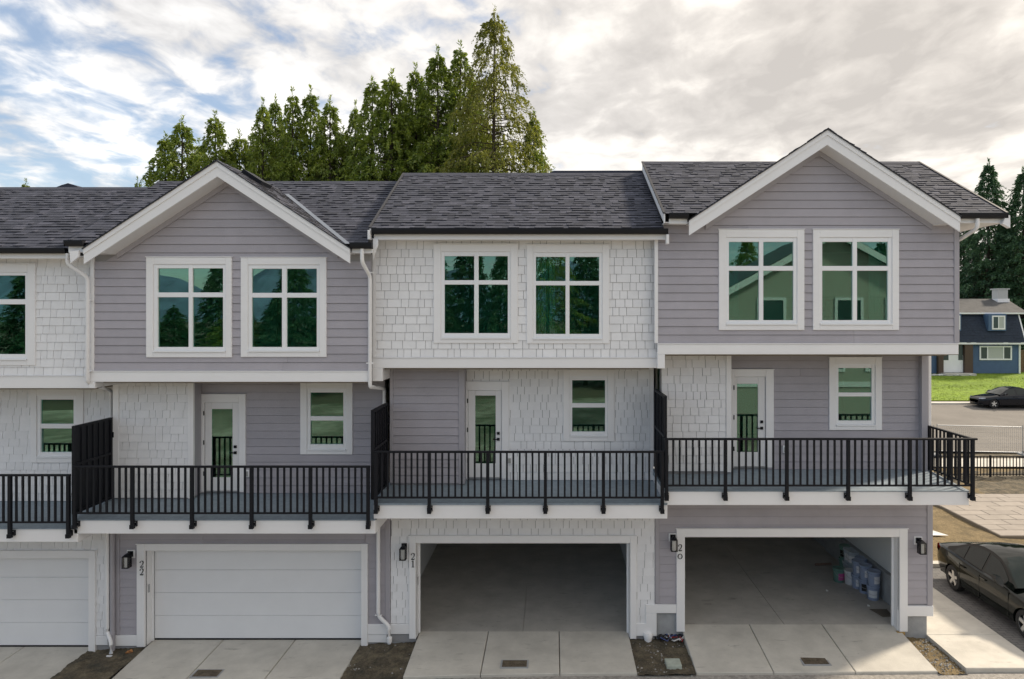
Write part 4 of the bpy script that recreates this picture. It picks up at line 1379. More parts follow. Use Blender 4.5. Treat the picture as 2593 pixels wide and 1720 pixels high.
    screen(r, -3.70, YR + .05, YBP - .05, zd - .02, Z(1039, 14.0), Z(1141, YR))
    # garage level
    z1 = Z(1273, YF)
    tx = (X(1037, YG), X(1610.6, YG), Z(1356, YG))
    ox = (X(1054, YG), X(1595, YG), Z(1373.6, YG))
    gx0, gx1 = X(989.5, YG), X(1658, YG)
    gw, gs = garage_front(r, '21', gx0, gx1, -.12, z1, tx, ox, SLABZ['21'])
    cut = [(ox[0], ox[1], -3, ox[2])]
    shakes(gw, '21', YG, gx0, gx1, Z(1578, YG), z1, cut, 33)
    garage_box(r, -3.65, X(1610, YG) + .25, SLABZ['21'] - .005, ox[2] + .35, joint=X(1324, YG + .28) + .0)
    MB().bbox(gx0, tx[0], YG - .045, YG + .02, Z(1604, YG), Z(1579, YG)).build('base_trim', WHITE, r)
    MB().bbox(tx[1], X(1662, YG), YG - .045, YG + .02, Z(1609, YG), Z(1577, YG)).build('base_trim', WHITE, r)
    MB().box(gx0, ox[0], YG + .021, YG + .2, -.8, Z(1604, YG)).build('foundation', CONCD, r)
    MB().box(ox[1], gx1, YG + .021, YG + .2, -.8, Z(1609, YG)).build('foundation', CONCD, r)
    lantern(r, 1025, 1374, 1410, YG)
    digit(r, '2', 1045.5, 1409, YG - .062); digit(r, '1', 1045.5, 1428, YG - .062)
    MB().box(xl, xr, 22.4, 22.55, -.3, 3.3).build('rear_lower_wall', GREYT, r)
    MB().box(xl, xr, 20.5, 20.7, 3.3, 8.9).build('rear_wall', GREYT, r)
    return r


# ================================================================= house 20 (end house, gabled, garage open)
def house20():
    r = empty('townhouse', (5.4, 17, .14), 'grey gabled end townhouse number 20 with an open garage at the right', 'townhouse', 'row of joined townhouses')
    Y = 14.40
    xl, xr = X(1666, Y), X(2426, Y)
    Xa, za, p = X(2095, 13.92), Z(328, 13.92), .655
    gl, gr = X(1745, 13.92), X(2431, 13.92)
    zb0, zb1 = band(r, X(1664, Y), X(2424, Y), Y, 871.5, 897.5, (X(1664, Y), X(1683, Y), 933))
    zsf = Z(566, 14.0) + .015
    gab = (Xa, za - .32, p, zsf)
    f1, f2 = RC(1837, 602, 2017, 823, Y), RC(2074, 602, 2257, 823, Y)
    uw = wall('upper_wall', r, Y, xl, xr, zb0, zsf, [f1, f2], gable=gab)
    siding(uw, Y, xl, X(2414, Y), zb1 + .02, za - .25, [f1, f2], gab, 20)
    trim_v(r, 0, 0, Y - .0, zb1 + .02, Z(566, 14), x=(xl - .075, xl - .002))
    trim_v(r, 2414, 2427, Y, zb1 + .02, zsf, GREYT)
    window(r, Y, RC(1819, 582, 2035, 836, Y), f1, px_cols([(1845, 1921), (1932, 2008)], Y), px_rows([(613, 674), (686, 811)], Y))
    window(r, Y, RC(2057, 582, 2274, 836, Y), f2, px_cols([(2081, 2158), (2169, 2247)], Y), px_rows([(613, 674), (686, 811)], Y))
    room(r, xl + .2, xr - .2, Y + .141, Y + 3.3, zb0, zb0 + 2.45, [(4.0, .8), (6.25, .8)])
    curtain(r, X(1838, Y), X(1878, Y), Y + .28, zb0 + .3, Z(604, Y))
    curtain(r, X(2216, Y), X(2258, Y), Y + .28, zb0 + .3, Z(604, Y))
    Ye, ze, Yr, zr = 14.0, Z(540, 14.0), 17.35, Z(412, 17.35)
    pm = (zr - ze) / (Yr - Ye)
    rx0, rx1 = X(1684, 14.0), X(2545, 14.0)
    main_roof(r, rx0, rx1, Ye, ze, Yr, zr, (Xa, za, gl, gr, p), 200, rake_left=True, rake_right=True)
    gable_roof(r, Xa, za, gl, gr, p, 13.92, Y, (Ye, ze, pm), 201, zsf)
    gutter(r, X(1694, 13.95), gl - .01, Ye, Z(540, 13.95), Z(553.5, 13.95), Z(567, 14.0))
    gutter(r, gr + .0, X(2548, 13.95), Ye, Z(540, 13.95), Z(553.5, 13.95), Z(565, 14.0))
    MB().box(rx0, gl + .02, 14.031, Y, zsf, zsf + .02).build('eave_soffit', SOFF, r)
    MB().box(gr - .02, rx1, 14.031, 20.6, zsf, zsf + .02).build('eave_soffit', SOFF, r)
    MB().prism([(X(2541, 13.88), Z(566, 13.88)), (X(2560, 13.88), Z(577, 13.88)), (X(2560, 13.88), Z(546, 13.88)), (X(2551, 13.88), Z(541, 13.88))], 13.90, 14.0).build('rake_end', WHITE, r)
    # main floor
    zd = Z(1188, YM)
    xb0, xb1 = X(1684, YBP), X(1850, YBP)
    bw = wall('bump_wall', r, YBP, xb0 - .1, xb1 - .02, zd - .3, zb0 + .02)
    shakes(bw, '20', YBP, X(1686, YBP) - .1, X(1838, YBP), Z(1193, YBP), zb0 + .02, seed=202)
    trim_v(r, 1838, 1851, YBP, Z(1195, YBP), zb0 + .02)
    MB().box(xb1 - .019, xb1 - .002, YBP + .021, YM, zd, zb0 + .02).build('bump_side', GREYT, r)
    fd = RC(1857, 954, 1938, 1181, YM)
    fm = RC(2114.5, 922, 2214.6, 1078, YM)
    mxr = X(2349, YM)
    mw = wall('main_wall', r, YM, xb1 - .2, mxr, zd - .3, zb0 + .02, [fd, fm])
    siding(mw, YM, xb1, X(2335, YM), zd, zb0 + .02, [fd, fm], seed=203)
    trim_v(r, 2335, 2349, YM, zd, zb0 + .02, GREYT)
    trim_v(r, 2349, 2356, YM + .06, zd, zb0 + .02, WHITE)
    entry_door(r, YM, RC(1850, 936, 1958, 1181, YM), fd, RC(1866, 972, 1919, 1145, YM), [(X(1928, YM), Z(1068, YM)), (X(1928, YM), Z(1084, YM))])
    window(r, YM, RC(2098, 905, 2231, 1088.6, YM), fm, px_cols([(2122, 2206)], YM), px_rows([(932, 994), (1004, 1065)], YM), hung=True)
    room(r, xl + .2, xr - .2, YM + .141, YM + 4, zd, zd + 2.45, [(5.0, .8)])
    outlet(r, 1987, 1137, YM)
    ceiling_light(r, X(1700, 14.9), 14.9, zb0 + .02)
    ceiling_light(r, X(1990, 15.0), 15.0, zb0 + .02)
    dx1 = X(2454, YF)
    d, rail = deck_and_rail(r, X(1682, YF), dx1, 1244, 1279.5, zd, Z(1243, YF), 1109.5, 1230, [1688, 1837, 1992.5, 2148, 2304, 2463], 1266, [1, 0, -1, -1, -1, -1], end_right=True)
    # side railing back to the house
    zr_, zl_ = Z(1109.5, YR), Z(1230, YR)
    xs = X(2463, YR)
    MB().box(xs - .028, xs + .028, YR + .029, YM - .05, zr_ - .042, zr_ - .002).build('side_rail', BLACK, rail)
    MB().box(xs - .016, xs + .016, YR + .033, YM - .05, zl_ - .015, zl_ + .02).build('side_bottom_rail', BLACK, rail)
    for yy in (14.78, YM - .08):
        MB().box(xs - .032, xs + .032, yy - .032, yy + .032, zl_ - .25, zr_ - .043).build('post', BLACK, rail)
    n = 11
    for k in range(1, n):
        yy = YR + (YM - .08 - YR) * k / n
        if abs(yy - 14.78) < .06: continue
        MB().box(xs - .015, xs + .015, yy - .016, yy + .016, zl_ + .021, zr_ - .043).build('baluster', BLACK, rail)
    screen(r, 2.31, YR + .05, YBP + .10, zd - .02, Z(1003, 14.0), Z(1107, YR))
    # garage level
    z1 = Z(1279.5, YF) + .03
    tx = (X(1712, YG), X(2295.5, YG), Z(1338, YG))
    ox = (X(1733, YG), X(2275, YG), Z(1358, YG))
    gx0, gx1 = X(1658.5, YG), X(2360, YG)
    gw, gs = garage_front(r, '20', gx0, gx1, Z(1545, YG), z1, tx, ox, SLABZ['20'])
    cut = [(ox[0], ox[1], -3, ox[2])]
    siding(gw, YG, X(1669, YG), X(2346, YG), Z(1528, YG), z1, cut, seed=204)
    trim_v(r, 1658.5, 1669, YG, Z(1527, YG), z1, GREYT)
    trim_v(r, 2346, 2360, YG, Z(1532, YG), z1, GREYT)
    garage_box(r, X(1733, YG) - .3, 8.32, SLABZ['20'] - .005, ox[2] + .35, joint=5.29, curb=.30)
    b = MB().bbox(X(1634, YG), tx[0], YG - .049, YG + .02, Z(1551, YG), Z(1529, YG)).bbox(X(1634, YG), X(1662, YG), YG - .048, YG + .02, Z(1609, YG), Z(1551.5, YG))
    MB().bbox(tx[1], X(2361, YG), YG - .045, YG + .02, Z(1559, YG), Z(1533, YG)).build('base_trim', WHITE, r)
    b.build('base_trim', WHITE, r)
    MB().box(X(1662.5, YG), ox[0], YG + .021, YG + .2, -.8, Z(1551, YG)).build('foundation', CONCD, r)
    MB().box(ox[1], X(2348, YG), YG + .021, YG + .2, -.8, Z(1559, YG)).build('foundation', CONCD, r)
    MB().box(X(2348, YG) - .2, X(2348, YG), YG + .22, 20.6, -.8, .85).build('side_foundation', CONCD, r)
    lantern(r, 1703, 1352, 1388, YG)
    lantern(r, 2323, 1360, 1395, YG)
    digit(r, '2', 1722, 1387, YG - .062); digit(r, '0', 1722, 1408.5, YG - .062)
    # solid side and rear of the end house
    MB().box(xr - .15, xr - .002, Y + .141, 20.6, zb0, 9.2).prism_x([(14.1, 9.2), (20.55, 9.2), (17.35, zr - .05)], xr - .15, xr - .003).build('side_wall', GREYT, r)
    MB().box(gx1 - .15, gx1 - .02, YG + .141, 22.39, .85, zb0).build('lower_side_wall', GREYT, r)
    MB().box(xl, xr, 22.4, 22.55, -.3, 3.4).build('rear_lower_wall', GREYT, r)
    MB().box(xl, xr, 20.61, 20.75, 3.4, 9.2).build('rear_wall', GREYT, r)
    dp = downspout(r, [(X(2475, 13.95), 13.95, Z(553, 13.95)), (X(2475, 13.95), 13.95, Z(578, 13.95)), (X(2432, 14.55), 14.55, Z(606, 14.55)), (xr + .06, 14.62, Z(612, 14.62)), (xr + .06, 14.62, zb1)])
    return r


house23(); house22(); house21(); house20()


# ------------------------------------------------------------------ trees
def quads_mesh(name, V4, m):
    """V4: (n,4,3) numpy diamonds -> mesh"""
    n = V4.shape[0]
    me = bpy.data.meshes.new(name)
    me.vertices.add(n * 4)
    me.vertices.foreach_set('co', V4.reshape(-1).astype(np.float32))
    me.loops.add(n * 4)
    me.loops.foreach_set('vertex_index', np.arange(n * 4, dtype=np.int32))
    me.polygons.add(n)
    me.polygons.foreach_set('loop_start', np.arange(0, n * 4, 4, dtype=np.int32))
    me.polygons.foreach_set('loop_total', np.full(n, 4, dtype=np.int32))
    me.materials.append(m)
    me.update(calc_edges=True)
    return me


def conifer_mesh(seed, H, R, leaf, nbr=150, hb=0.25, dens=26, droop=0.28, hang=0.75, shape=0.75, top=1.0, spray=(0.22, 0.45), sw=0.30, trunk_r=0.22, gap=0.0, per=13, flen=.5):
    rs = np.random.RandomState(seed)
    allq = []
    b = MB()
    b.tube([(0, 0, -.5), (0.03, 0, H * .3), (-.04, .02, H * .65), (0.0, 0, H * .97)], trunk_r, 8, r_end=.02)
    for i in range(nbr):
        u = ((i + rs.rand()) / nbr) ** 0.9
        h = H * (hb + (1 - hb) * u * 0.985)
        fr_ = (h / H - hb) / (1 - hb)
        if rs.rand() < gap: continue
        L = R * ((1 - fr_) ** shape * (0.72 + 0.45 * rs.rand()) * top + 0.015) + .07
        az = i * 2.399 + rs.uniform(-.5, .5)
        out = np.array([math.cos(az), math.sin(az), 0])
        side = np.array([-math.sin(az), math.cos(az), 0])
        el = math.radians(28 * fr_ + rs.uniform(-6, 12))
        def pos(s): return np.array([0, 0, h]) + out * (s * L * math.cos(el)) + np.array([0, 0, 1.0]) * (s * L * math.sin(el) - droop * L * s * s)[..., None] if np.ndim(s) else np.array([0, 0, h]) + out * (s * L * math.cos(el)) + np.array([0, 0, s * L * math.sin(el) - droop * L * s * s])
        b.tube([tuple(pos(0.0)), tuple(pos(.5)), tuple(pos(.96))], max(.012, .028 * L / 2), 4, cap=False, r_end=.006)
        # hanging branchlets, each a feather of small sprays
        nl = int(L * dens) + 4
        sl = 0.14 + 0.88 * rs.rand(nl) ** 0.65
        A = np.array([0, 0, h])[None] + out[None] * (sl * L * math.cos(el))[:, None]
        A[:, 2] += sl * L * math.sin(el) - droop * L * sl * sl
        lat = rs.uniform(-1, 1, nl) * (0.06 + 0.26 * L * (1.05 - sl))
        A += side[None] * lat[:, None]
        BD = out[None] * rs.uniform(.25, .9, nl)[:, None] + side[None] * (np.sign(lat) * rs.uniform(0, .7, nl))[:, None] + np.array([0, 0, -1.0])[None] * (hang * rs.uniform(.3, 1.3, nl))[:, None]
        BD /= np.linalg.norm(BD, axis=1)[:, None]
        BL = rs.uniform(.6, 1.2, nl) * flen * (0.22 + 0.78 * min(1, L / 1.3))
        ns = nl * per
        k = np.repeat(np.arange(nl), per)
        t = rs.rand(ns)
        P = A[k] + BD[k] * (t * BL[k])[:, None] + rs.normal(0, .018, (ns, 3))
        P[:, 2] -= 0.25 * BL[k] * t * t
        D = BD[k] + rs.normal(0, .42, (ns, 3))
        D /= np.linalg.norm(D, axis=1)[:, None]
        W = np.cross(D, rs.normal(0, 1, (ns, 3)))
        W /= np.linalg.norm(W, axis=1)[:, None] + 1e-6
        ln = rs.uniform(spray[0], spray[1], ns) * (1.1 - .45 * t)
        wd = ln * sw * rs.uniform(.7, 1.3, ns)
        q = np.stack([P, P + D * (ln * .45)[:, None] + W * (wd * .5)[:, None], P + D * ln[:, None], P + D * (ln * .5)[:, None] - W * (wd * .5)[:, None]], 1)
        allq.append(q)
    nt_ = 60
    zt = H * rs.uniform(.955, 1.012, nt_)
    P = np.stack([rs.normal(0, .02, nt_), rs.normal(0, .02, nt_), zt], 1)
    az = rs.uniform(0, 6.28, nt_)
    D = np.stack([np.cos(az) * .5, np.sin(az) * .5, rs.uniform(.2, 1.0, nt_)], 1)
    D /= np.linalg.norm(D, axis=1)[:, None]
    W = np.cross(D, rs.normal(0, 1, (nt_, 3))); W /= np.linalg.norm(W, axis=1)[:, None]
    ln = rs.uniform(.6, 1.0, nt_) * spray[1]
    allq.append(np.stack([P, P + D * (ln * .5)[:, None] + W * (ln * .14)[:, None], P + D * ln[:, None], P + D * (ln * .5)[:, None] - W * (ln * .14)[:, None]], 1))
    crown = quads_mesh('crown', np.concatenate(allq, 0), leaf)
    trunk = b.mesh('trunk', BARK)
    return crown, trunk


def tree(name, cm, loc, sxy, sz, label, rz=0.0, group=None, cat='tree'):
    r = empty(name, loc, label, cat, group, local=True, rz=rz)
    r.scale = (sxy, sxy, sz)
    for nm, me in (('trunk', cm[1]), ('crown', cm[0])):
        o = bpy.data.objects.new(nm, me)
        link(o, r)
    return r


cedars = [conifer_mesh(s, 16, 3.4, LEAF, nbr=230, hb=.36, dens=4.6, shape=1.0, spray=(.09, .21), sw=.40, droop=.36, hang=1.1, per=13, flen=.55, gap=.14) for s in (1, 2, 3, 4)]
tops = [(418, 345, 37.0), (462, 303, 36.5), (545, 292, 36), (606, 338, 37.2), (666, 262, 36), (697, 252, 37), (741, 235, 36), (787, 232, 36.4), (836, 252, 36), (900, 270, 37),
        (943, 205, 36), (992, 186, 35.5), (1053, 174, 36.5), (1108, 128, 36), (1166, 118, 36.4)]
tops += [(505, 362, 37.5), (580, 372, 36.8), (640, 335, 38), (720, 322, 38), (812, 330, 37.6), (868, 330, 37), (1025, 262, 38), (1085, 240, 38), (1200, 240, 37)]
tops.sort()
ORD = ['leftmost', 'second', 'third', 'fourth', 'fifth', 'sixth', 'seventh', 'eighth', 'ninth', 'tenth', 'eleventh', 'twelfth', 'thirteenth', 'fourteenth', 'fifteenth', 'sixteenth', 'seventeenth', 'eighteenth', 'nineteenth', 'twentieth', 'twenty-first', 'twenty-second', 'twenty-third', 'twenty-fourth', 'twenty-fifth', 'twenty-sixth', 'twenty-seventh', 'twenty-eighth']
rr = random.Random(12)
for i, (px, py, y) in enumerate(tops):
    z0 = 0.2
    H = Z(py, y) - z0
    lab = ('leftmost cedar of the green row behind the roofs' if i == 0 else
           'rightmost cedar of the green row, touching the big yellow-green tree' if i == len(tops) - 1 else
           f'{ORD[i]} cedar from the left in the green row behind the roofs')
    w = (1.0 + .25 * (px > 930) + .12 * (px < 560)) * rr.uniform(.92, 1.15)
    tree('cedar_tree', cedars[i % 4], (X(px, y), y, z0), w, H / 16.0, lab, rr.uniform(0, 6.28), 'row of cedars behind the townhouses')
# the big sparse yellow-green one
big = conifer_mesh(21, 23, 4.6, LEAFY, nbr=270, hb=.34, dens=4.4, droop=.46, hang=1.5, shape=.74, spray=(.10, .22), sw=.40, trunk_r=.3, gap=.2, per=18, flen=.75)
tree('cedar_tree', big, (X(1252, 34), 34, .2), .95, (Z(28, 34) - .2) / 23, 'tallest tree, loose yellow-green cedar with bare trunk showing near the middle', .4, 'row of cedars behind the townhouses')
tree('cedar_tree', cedars[1], (X(1352, 34.6), 34.6, .2), .95, (Z(292, 34.6) - .2) / 16, 'small cedar at the right foot of the tallest tree', 2.0, 'row of cedars behind the townhouses')
# tips peeping over the left roof
tree('cedar_tree', cedars[2], (X(66, 44), 44, .2), .8, (Z(462, 44) - .2) / 16, 'faint tree tip peeping over the roof at far left', 1.0, 'tree tips over the left roof')
tree('cedar_tree', cedars[3], (X(348, 44), 44, .2), .6, (Z(458, 44) - .2) / 16, 'small tree tip peeping over the roof left of the cedar row', 1.0, 'tree tips over the left roof')

# dark firs behind the blue house
firs = [conifer_mesh(31 + s, 22, 5.0, LEAFD, nbr=230, hb=.06, dens=3.8, droop=.22, hang=.55, shape=.85, spray=(.22, .45), sw=.42, trunk_r=.35, per=14, flen=1.0) for s in (0, 1)]
FL = ['pointed dark fir right above the blue house roof', 'dark fir cut by the right picture edge behind the blue house', 'broad dark fir hugging the corner of the end townhouse', 'dark fir low behind the chimney of the blue house', 'bushy fir filling the gap behind the blue house at far right']
for i, (px, py, y, w) in enumerate([(2503, 412, 76, .86), (2592, 432, 74, .95), (2440, 560, 80, 1.0), (2545, 560, 84, 1.05), (2630, 520, 80, 1.1)]):
    z0 = gz(0, y)
    tree('fir_tree', firs[i % 2], (X(px, y), y, z0), w, (Z(py, y) - z0) / 22, FL[i], i * 1.3, 'dark firs behind the blue house')
# further trees hiding the horizon
for i, (px, y, h) in enumerate([(2380, 95, 13), (2480, 100, 12), (2660, 96, 14), (2300, 98, 14), (2760, 90, 15)]):
    tree('fir_tree', firs[(i + 1) % 2], (X(px, y), y, gz(0, y)), 1.15, h / 22, ['distant fir seen between the end townhouse and the blue house', 'distant fir behind the ridge of the blue house', 'distant fir outside the right edge of the picture', 'distant fir hidden behind the end townhouse', 'distant fir far outside the right picture edge'][i], i * 2.1, 'distant firs on the hill')
# trees across the lane: seen mirrored in the window panes
RF = [(-66, 14), (-60, 15), (-55, 13), (-50, 15), (-45.5, 12), (-41.5, 9.3), (-38.2, 8.2), (-34.6, 13.2), (-31.2, 8.8), (-28.2, 9.3), (-25.4, 14.5), (-22, 14.2), (-17, 13), (-12, 15.5), (-8.5, 17), (-4.5, 15.5), (-.5, 17.5), (3.5, 16), (8, 15), (13, 16), (19, 15), (26, 17), (34, 15)]
NTH = ORD
for i, (x, h) in enumerate(RF):
    k = i % 4 != 0
    tree('fir_tree', firs[i % 2] if k else cedars[(i // 4) % 4], (x, -38 - (i * 7 % 5), -.1),   .72 if k else 1.4, h / (22 if k else 16), f'{NTH[i]} tree of the wood across the lane, mirrored in the window panes', i * .9, 'trees across the lane mirrored in windows')


# ------------------------------------------------------------------ cars
def car(name, label, loc, rz, paint, L=4.7):
    r = empty(name, loc, label, 'car', None, local=True, rz=rz)
    K = L / 4.7
    T = [0.0, .06, .22, .5, .88, 1.25, 1.55, 2.0, 2.6, 3.1, 3.62, 4.0, 4.35, 4.6, 4.70]
    zs = [.58, .64, .70, .755, .81, .86, .90, .915, .93, .945, .965, .98, .97, .93, .80]
    zc = [.60, .68, .76, .82, .88, .935, .96, .97, .98, .99, 1.01, 1.02, 1.01, .96, .82]
    hw = [.52, .66, .78, .85, .885, .895, .90, .905, .905, .90, .89, .87, .82, .74, .66]
    zb = [.32, .26, .20, .18, .18, .18, .18, .18, .18, .18, .18, .20, .25, .32, .42]
    b = MB()
    rings = []
    tf = np.concatenate([np.linspace(0, .5, 8)[:-1], np.linspace(.5, 4.2, 26)[:-1], np.linspace(4.2, 4.7, 8)])
    def sm_(v):
        d = np.interp(np.linspace(-.4, 5.1, 551), T, v)
        ker = np.exp(-np.linspace(-2, 2, 25) ** 2); ker /= ker.sum()
        f = np.convolve(np.pad(d, 12, mode='edge'), ker, mode='valid')
        w8 = np.clip(np.minimum(tf, 4.7 - tf) / .25, 0, 1)
        return np.interp(tf, T, v) * (1 - w8) + np.interp(tf, np.linspace(-.4, 5.1, 551), f) * w8
    for t, s, c, w, z0 in zip(tf, sm_(zs), sm_(zc), sm_(hw), sm_(zb)):
        half = [(0, z0), (w * .86, z0), (w * .965, z0 + .07), (w * .995, z0 + .24), (w, .58 if s > .66 else (z0 + s) / 2 + .05), (w * .985, s - .09), (w * .965, s - .03), (w * .925, s), (w * .6, s + (c - s) * .75), (0, c)]
        ringp = [(x, z) for x, z in half] + [(-x, z) for x, z in reversed(half[1:-1])]
        rings.append([(x, t * K, z) for x, z in ringp])
    n = len(rings[0])
    b.v = [p for ring_ in rings for p in ring_]
    for i in range(len(rings) - 1):
        for k in range(n):
            k2 = (k + 1) % n
            b.f.append([i * n + k, i * n + k2, (i + 1) * n + k2, (i + 1) * n + k]); b.mi.append(0)
    b.f.append(list(range(n))); b.mi.append(0)
    b.f.append(list(range((len(rings) - 1) * n, len(rings) * n))[::-1]); b.mi.append(0)
    body = b.build('body', paint, r, smooth=True)
    # wheel arches cut out of the body
    axles = (.90 * K, 3.64 * K)
    cut = MB()
    for t in axles:
        for sx in (-1, 1):
            vs, fs, m_ = [], [], 28
            for xx in (sx * .62, sx * 1.1):
                for q in range(m_):
                    vs.append((xx, t + .365 * math.cos(2 * PI * q / m_), .31 + .365 * math.sin(2 * PI * q / m_)))
            for q in range(m_):
                fs.append((q, (q + 1) % m_, m_ + (q + 1) % m_, m_ + q))
            fs.append(tuple(range(m_))[::-1]); fs.append(tuple(range(m_, 2 * m_)))
            cut.add(vs, fs)
    co = cut.build('cutter', BLACK, r)
    md = body.modifiers.new('arch', 'BOOLEAN')
    md.object = co; md.operation = 'DIFFERENCE'; md.solver = 'EXACT'
    dg = bpy.context.evaluated_depsgraph_get()
    me = bpy.data.meshes.new_from_object(body.evaluated_get(dg))
    body.modifiers.clear()
    if len(me.polygons) > 50:
        body.data = me
        me.polygons.foreach_set('use_smooth', [True] * len(me.polygons))
        me.set_sharp_from_angle(angle=math.radians(32))
    bpy.data.objects.remove(co)
    # greenhouse: roof arch
    prof = [(1.32, .945), (1.62, 1.14), (1.92, 1.32), (2.12, 1.395), (2.45, 1.44), (2.8, 1.445), (3.1, 1.41), (3.35, 1.335), (3.7, 1.17), (4.0, 1.01)]
    def gw(z): return .80 - .235 * max(0, min(1, (z - .93) / .51)) ** 1.1
    def arch(i0, i1, off, m, nm, inset=0.0, parent=r):
        bb = MB(); cols = [-1, -.75, -.35, 0, .35, .75, 1]
        pts = []
        for i in range(i0, i1 + 1):
            t, z = prof[i]
            p0, p1 = prof[max(0, i - 1)], prof[min(len(prof) - 1, i + 1)]
            nt_, nz_ = -(p1[1] - p0[1]), (p1[0] - p0[0])
            ln = math.hypot(nt_, nz_)
            w = gw(z) - inset
            pts.append([(c * w, (t + off * nt_ / ln) * K, z + off * nz_ / ln - .045 * c * c * (0 if i in (0, len(prof) - 1) else 1) + .02) for c in cols])
        for a, c in zip(pts, pts[1:]):
            for k in range(len(cols) - 1):
                bb.add([a[k], a[k + 1], c[k + 1], c[k]], [(0, 1, 2, 3)])
        o = bb.build(nm, m, parent, fix=False)
        bm = bmesh.new(); bm.from_mesh(o.data)
        bmesh.ops.remove_doubles(bm, verts=bm.verts, dist=.0005)
        bmesh.ops.recalc_face_normals(bm, faces=bm.faces)
        bm.to_mesh(o.data); bm.free()
        o.data.polygons.foreach_set('use_smooth', [True] * len(o.data.polygons))
        return o
    arch(0, len(prof) - 1, 0, paint, 'roof')
    CG = mat('tinted_car_glass', (0.006, 0.014, 0.014), .02, spec=.45)
    arch(0, 3, .006, CG, 'windscreen', .055)
    arch(7, 9, .006, CG, 'rear_window', .06)
    BK = mat('black_car_trim', (0.012, 0.012, 0.013), .5)
    for sx in (-1, 1):
        # side of the cabin (body colour), then glass panes on it
        top = [(t, z - .045 * (0 if i in (0, len(prof) - 1) else 1) + .02) for i, (t, z) in enumerate(prof)]
        bb = MB()
        for i in range(len(top) - 1):
            (t0, z0), (t1, z1) = top[i], top[i + 1]
            zl0, zl1 = .905, .905
            bb.add([(sx * .83, t0 * K, zl0), (sx * .83, t1 * K, zl1), (sx * gw(prof[i + 1][1]), t1 * K, z1), (sx * gw(prof[i][1]), t0 * K, z0)], [(0, 1, 2, 3)])
        bb.build('cabin_side', paint, r)
        def lat(t, z):
            # lateral position on cabin side + small offset
            zt = np.interp(t, [p[0] for p in top], [p[1] for p in top])
            zpr = np.interp(t, [p[0] for p in prof], [p[1] for p in prof])
            f = max(0, min(1, (z - .905) / max(.02, zt - .905)))
            return sx * (.83 + (gw(zpr) - .83) * f + .008)
        def pane(poly, nm, m):
            bb = MB().poly([(lat(t, z), t * K, z) for t, z in poly])
            return bb.build(nm, m, r, fix=False)
        zt = lambda t: float(np.interp(t, [p[0] for p in top], [p[1] for p in top])) - .055
        pane([(1.60, .955), (1.60, zt(1.60)), (1.9, zt(1.9)), (2.12, zt(2.12)), (2.38, zt(2.38)), (2.44, zt(2.44)), (2.44, .96)], 'side_window', CG)
        pane([(2.52, .96), (2.52, zt(2.52)), (2.8, zt(2.8)), (3.06, zt(3.06)), (3.20, zt(3.2)), (3.22, .97)], 'side_window', CG)
        pane([(3.27, .97), (3.27, zt(3.27)), (3.4, zt(3.4)), (3.66, zt(3.66) - .02), (3.72, 1.0), (3.66, .975)], 'quarter_window', CG)
        # shut lines and door handles
        def edge_x(t):
            return float(np.interp(t, T, hw)) + .002
        sl = MB()
        for t in (1.42, 2.48, 3.30):
            e = edge_x(t)
            sl.box(min(sx * (e - .02), sx * e), max(sx * (e - .02), sx * e), t * K - .004, t * K + .004, .30, .84)
        sl.build('shut_line', BK, r)
        for t in (2.22, 3.05):
            e = edge_x(t)
            MB().box(min(sx * (e - .03), sx * (e + .022)), max(sx * (e - .03), sx * (e + .022)), t * K, (t + .2) * K, .79, .82).build('door_handle', paint, r)
        # mirror
        mx = [(sx * .86, 1.62 * K, .95), (sx * 1.03, 1.60 * K, .97), (sx * 1.06, 1.66 * K, 1.05), (sx * 1.02, 1.70 * K, 1.12), (sx * .90, 1.70 * K, 1.10)]
        bb = MB()
        bb.add([(p[0], p[1] - .05, p[2]) for p in mx] + [(p[0], p[1] + .10, p[2]) for p in mx], [(0, 1, 2, 3, 4), (9, 8, 7, 6, 5)] + [(i, i + 5, (i + 1) % 5 + 5, (i + 1) % 5) for i in range(5)])
        bb.build('side_mirror', paint, r, smooth=True)
        # lamps
        HL = mat('headlight_lens', (0.55, 0.57, 0.6), .1, spec=.9)
        RL = mat('red_tail_lamp', (0.45, 0.02, 0.015), .2)
        bb = MB().add([(sx * .50, .035 * K, .64), (sx * .72, .15 * K, .655), (sx * .80, .34 * K, .70), (sx * .79, .34 * K, .745), (sx * .70, .16 * K, .735), (sx * .50, .05 * K, .70)], [(0, 1, 2, 3, 4, 5)])
        bb.build('headlight', HL, r, fix=False)
        bb = MB().add([(sx * .80, 4.50 * K, .74), (sx * .70, 4.67 * K, .74), (sx * .45, 4.72 * K, .76), (sx * .45, 4.69 * K, .90), (sx * .72, 4.61 * K, .92), (sx * .835, 4.42 * K, .91)], [(0, 1, 2, 3, 4, 5)])
        bb.build('tail_light', RL, r, fix=False)
        # wheels
        TY = mat('tyre_rubber', (0.02, 0.02, 0.021), .85)
        RM = mat('alloy_rim', (0.62, 0.60, 0.56), .35, metal=.25)
        for t in axles:
            xo = sx * .875
            w = MB()
            prf = [(.20, -.0), (.30, -.002), (.318, -.02), (.325, -.10), (.318, -.19), (.30, -.20), (.20, -.20)]
            vs, fs, m_ = [], [], 30
            for (rd, dx) in prf:
                for q in range(m_):
                    vs.append((xo + sx * dx, t + rd * math.cos(2 * PI * q / m_), .325 + rd * math.sin(2 * PI * q / m_)))
            for i in range(len(prf) - 1):
                for q in range(m_):
                    fs.append((i * m_ + q, i * m_ + (q + 1) % m_, (i + 1) * m_ + (q + 1) % m_, (i + 1) * m_ + q))
            w.add(vs, fs)
            wo = w.build('wheel', TY, r, smooth=True)
            rim = MB()
            vs, fs = [], []
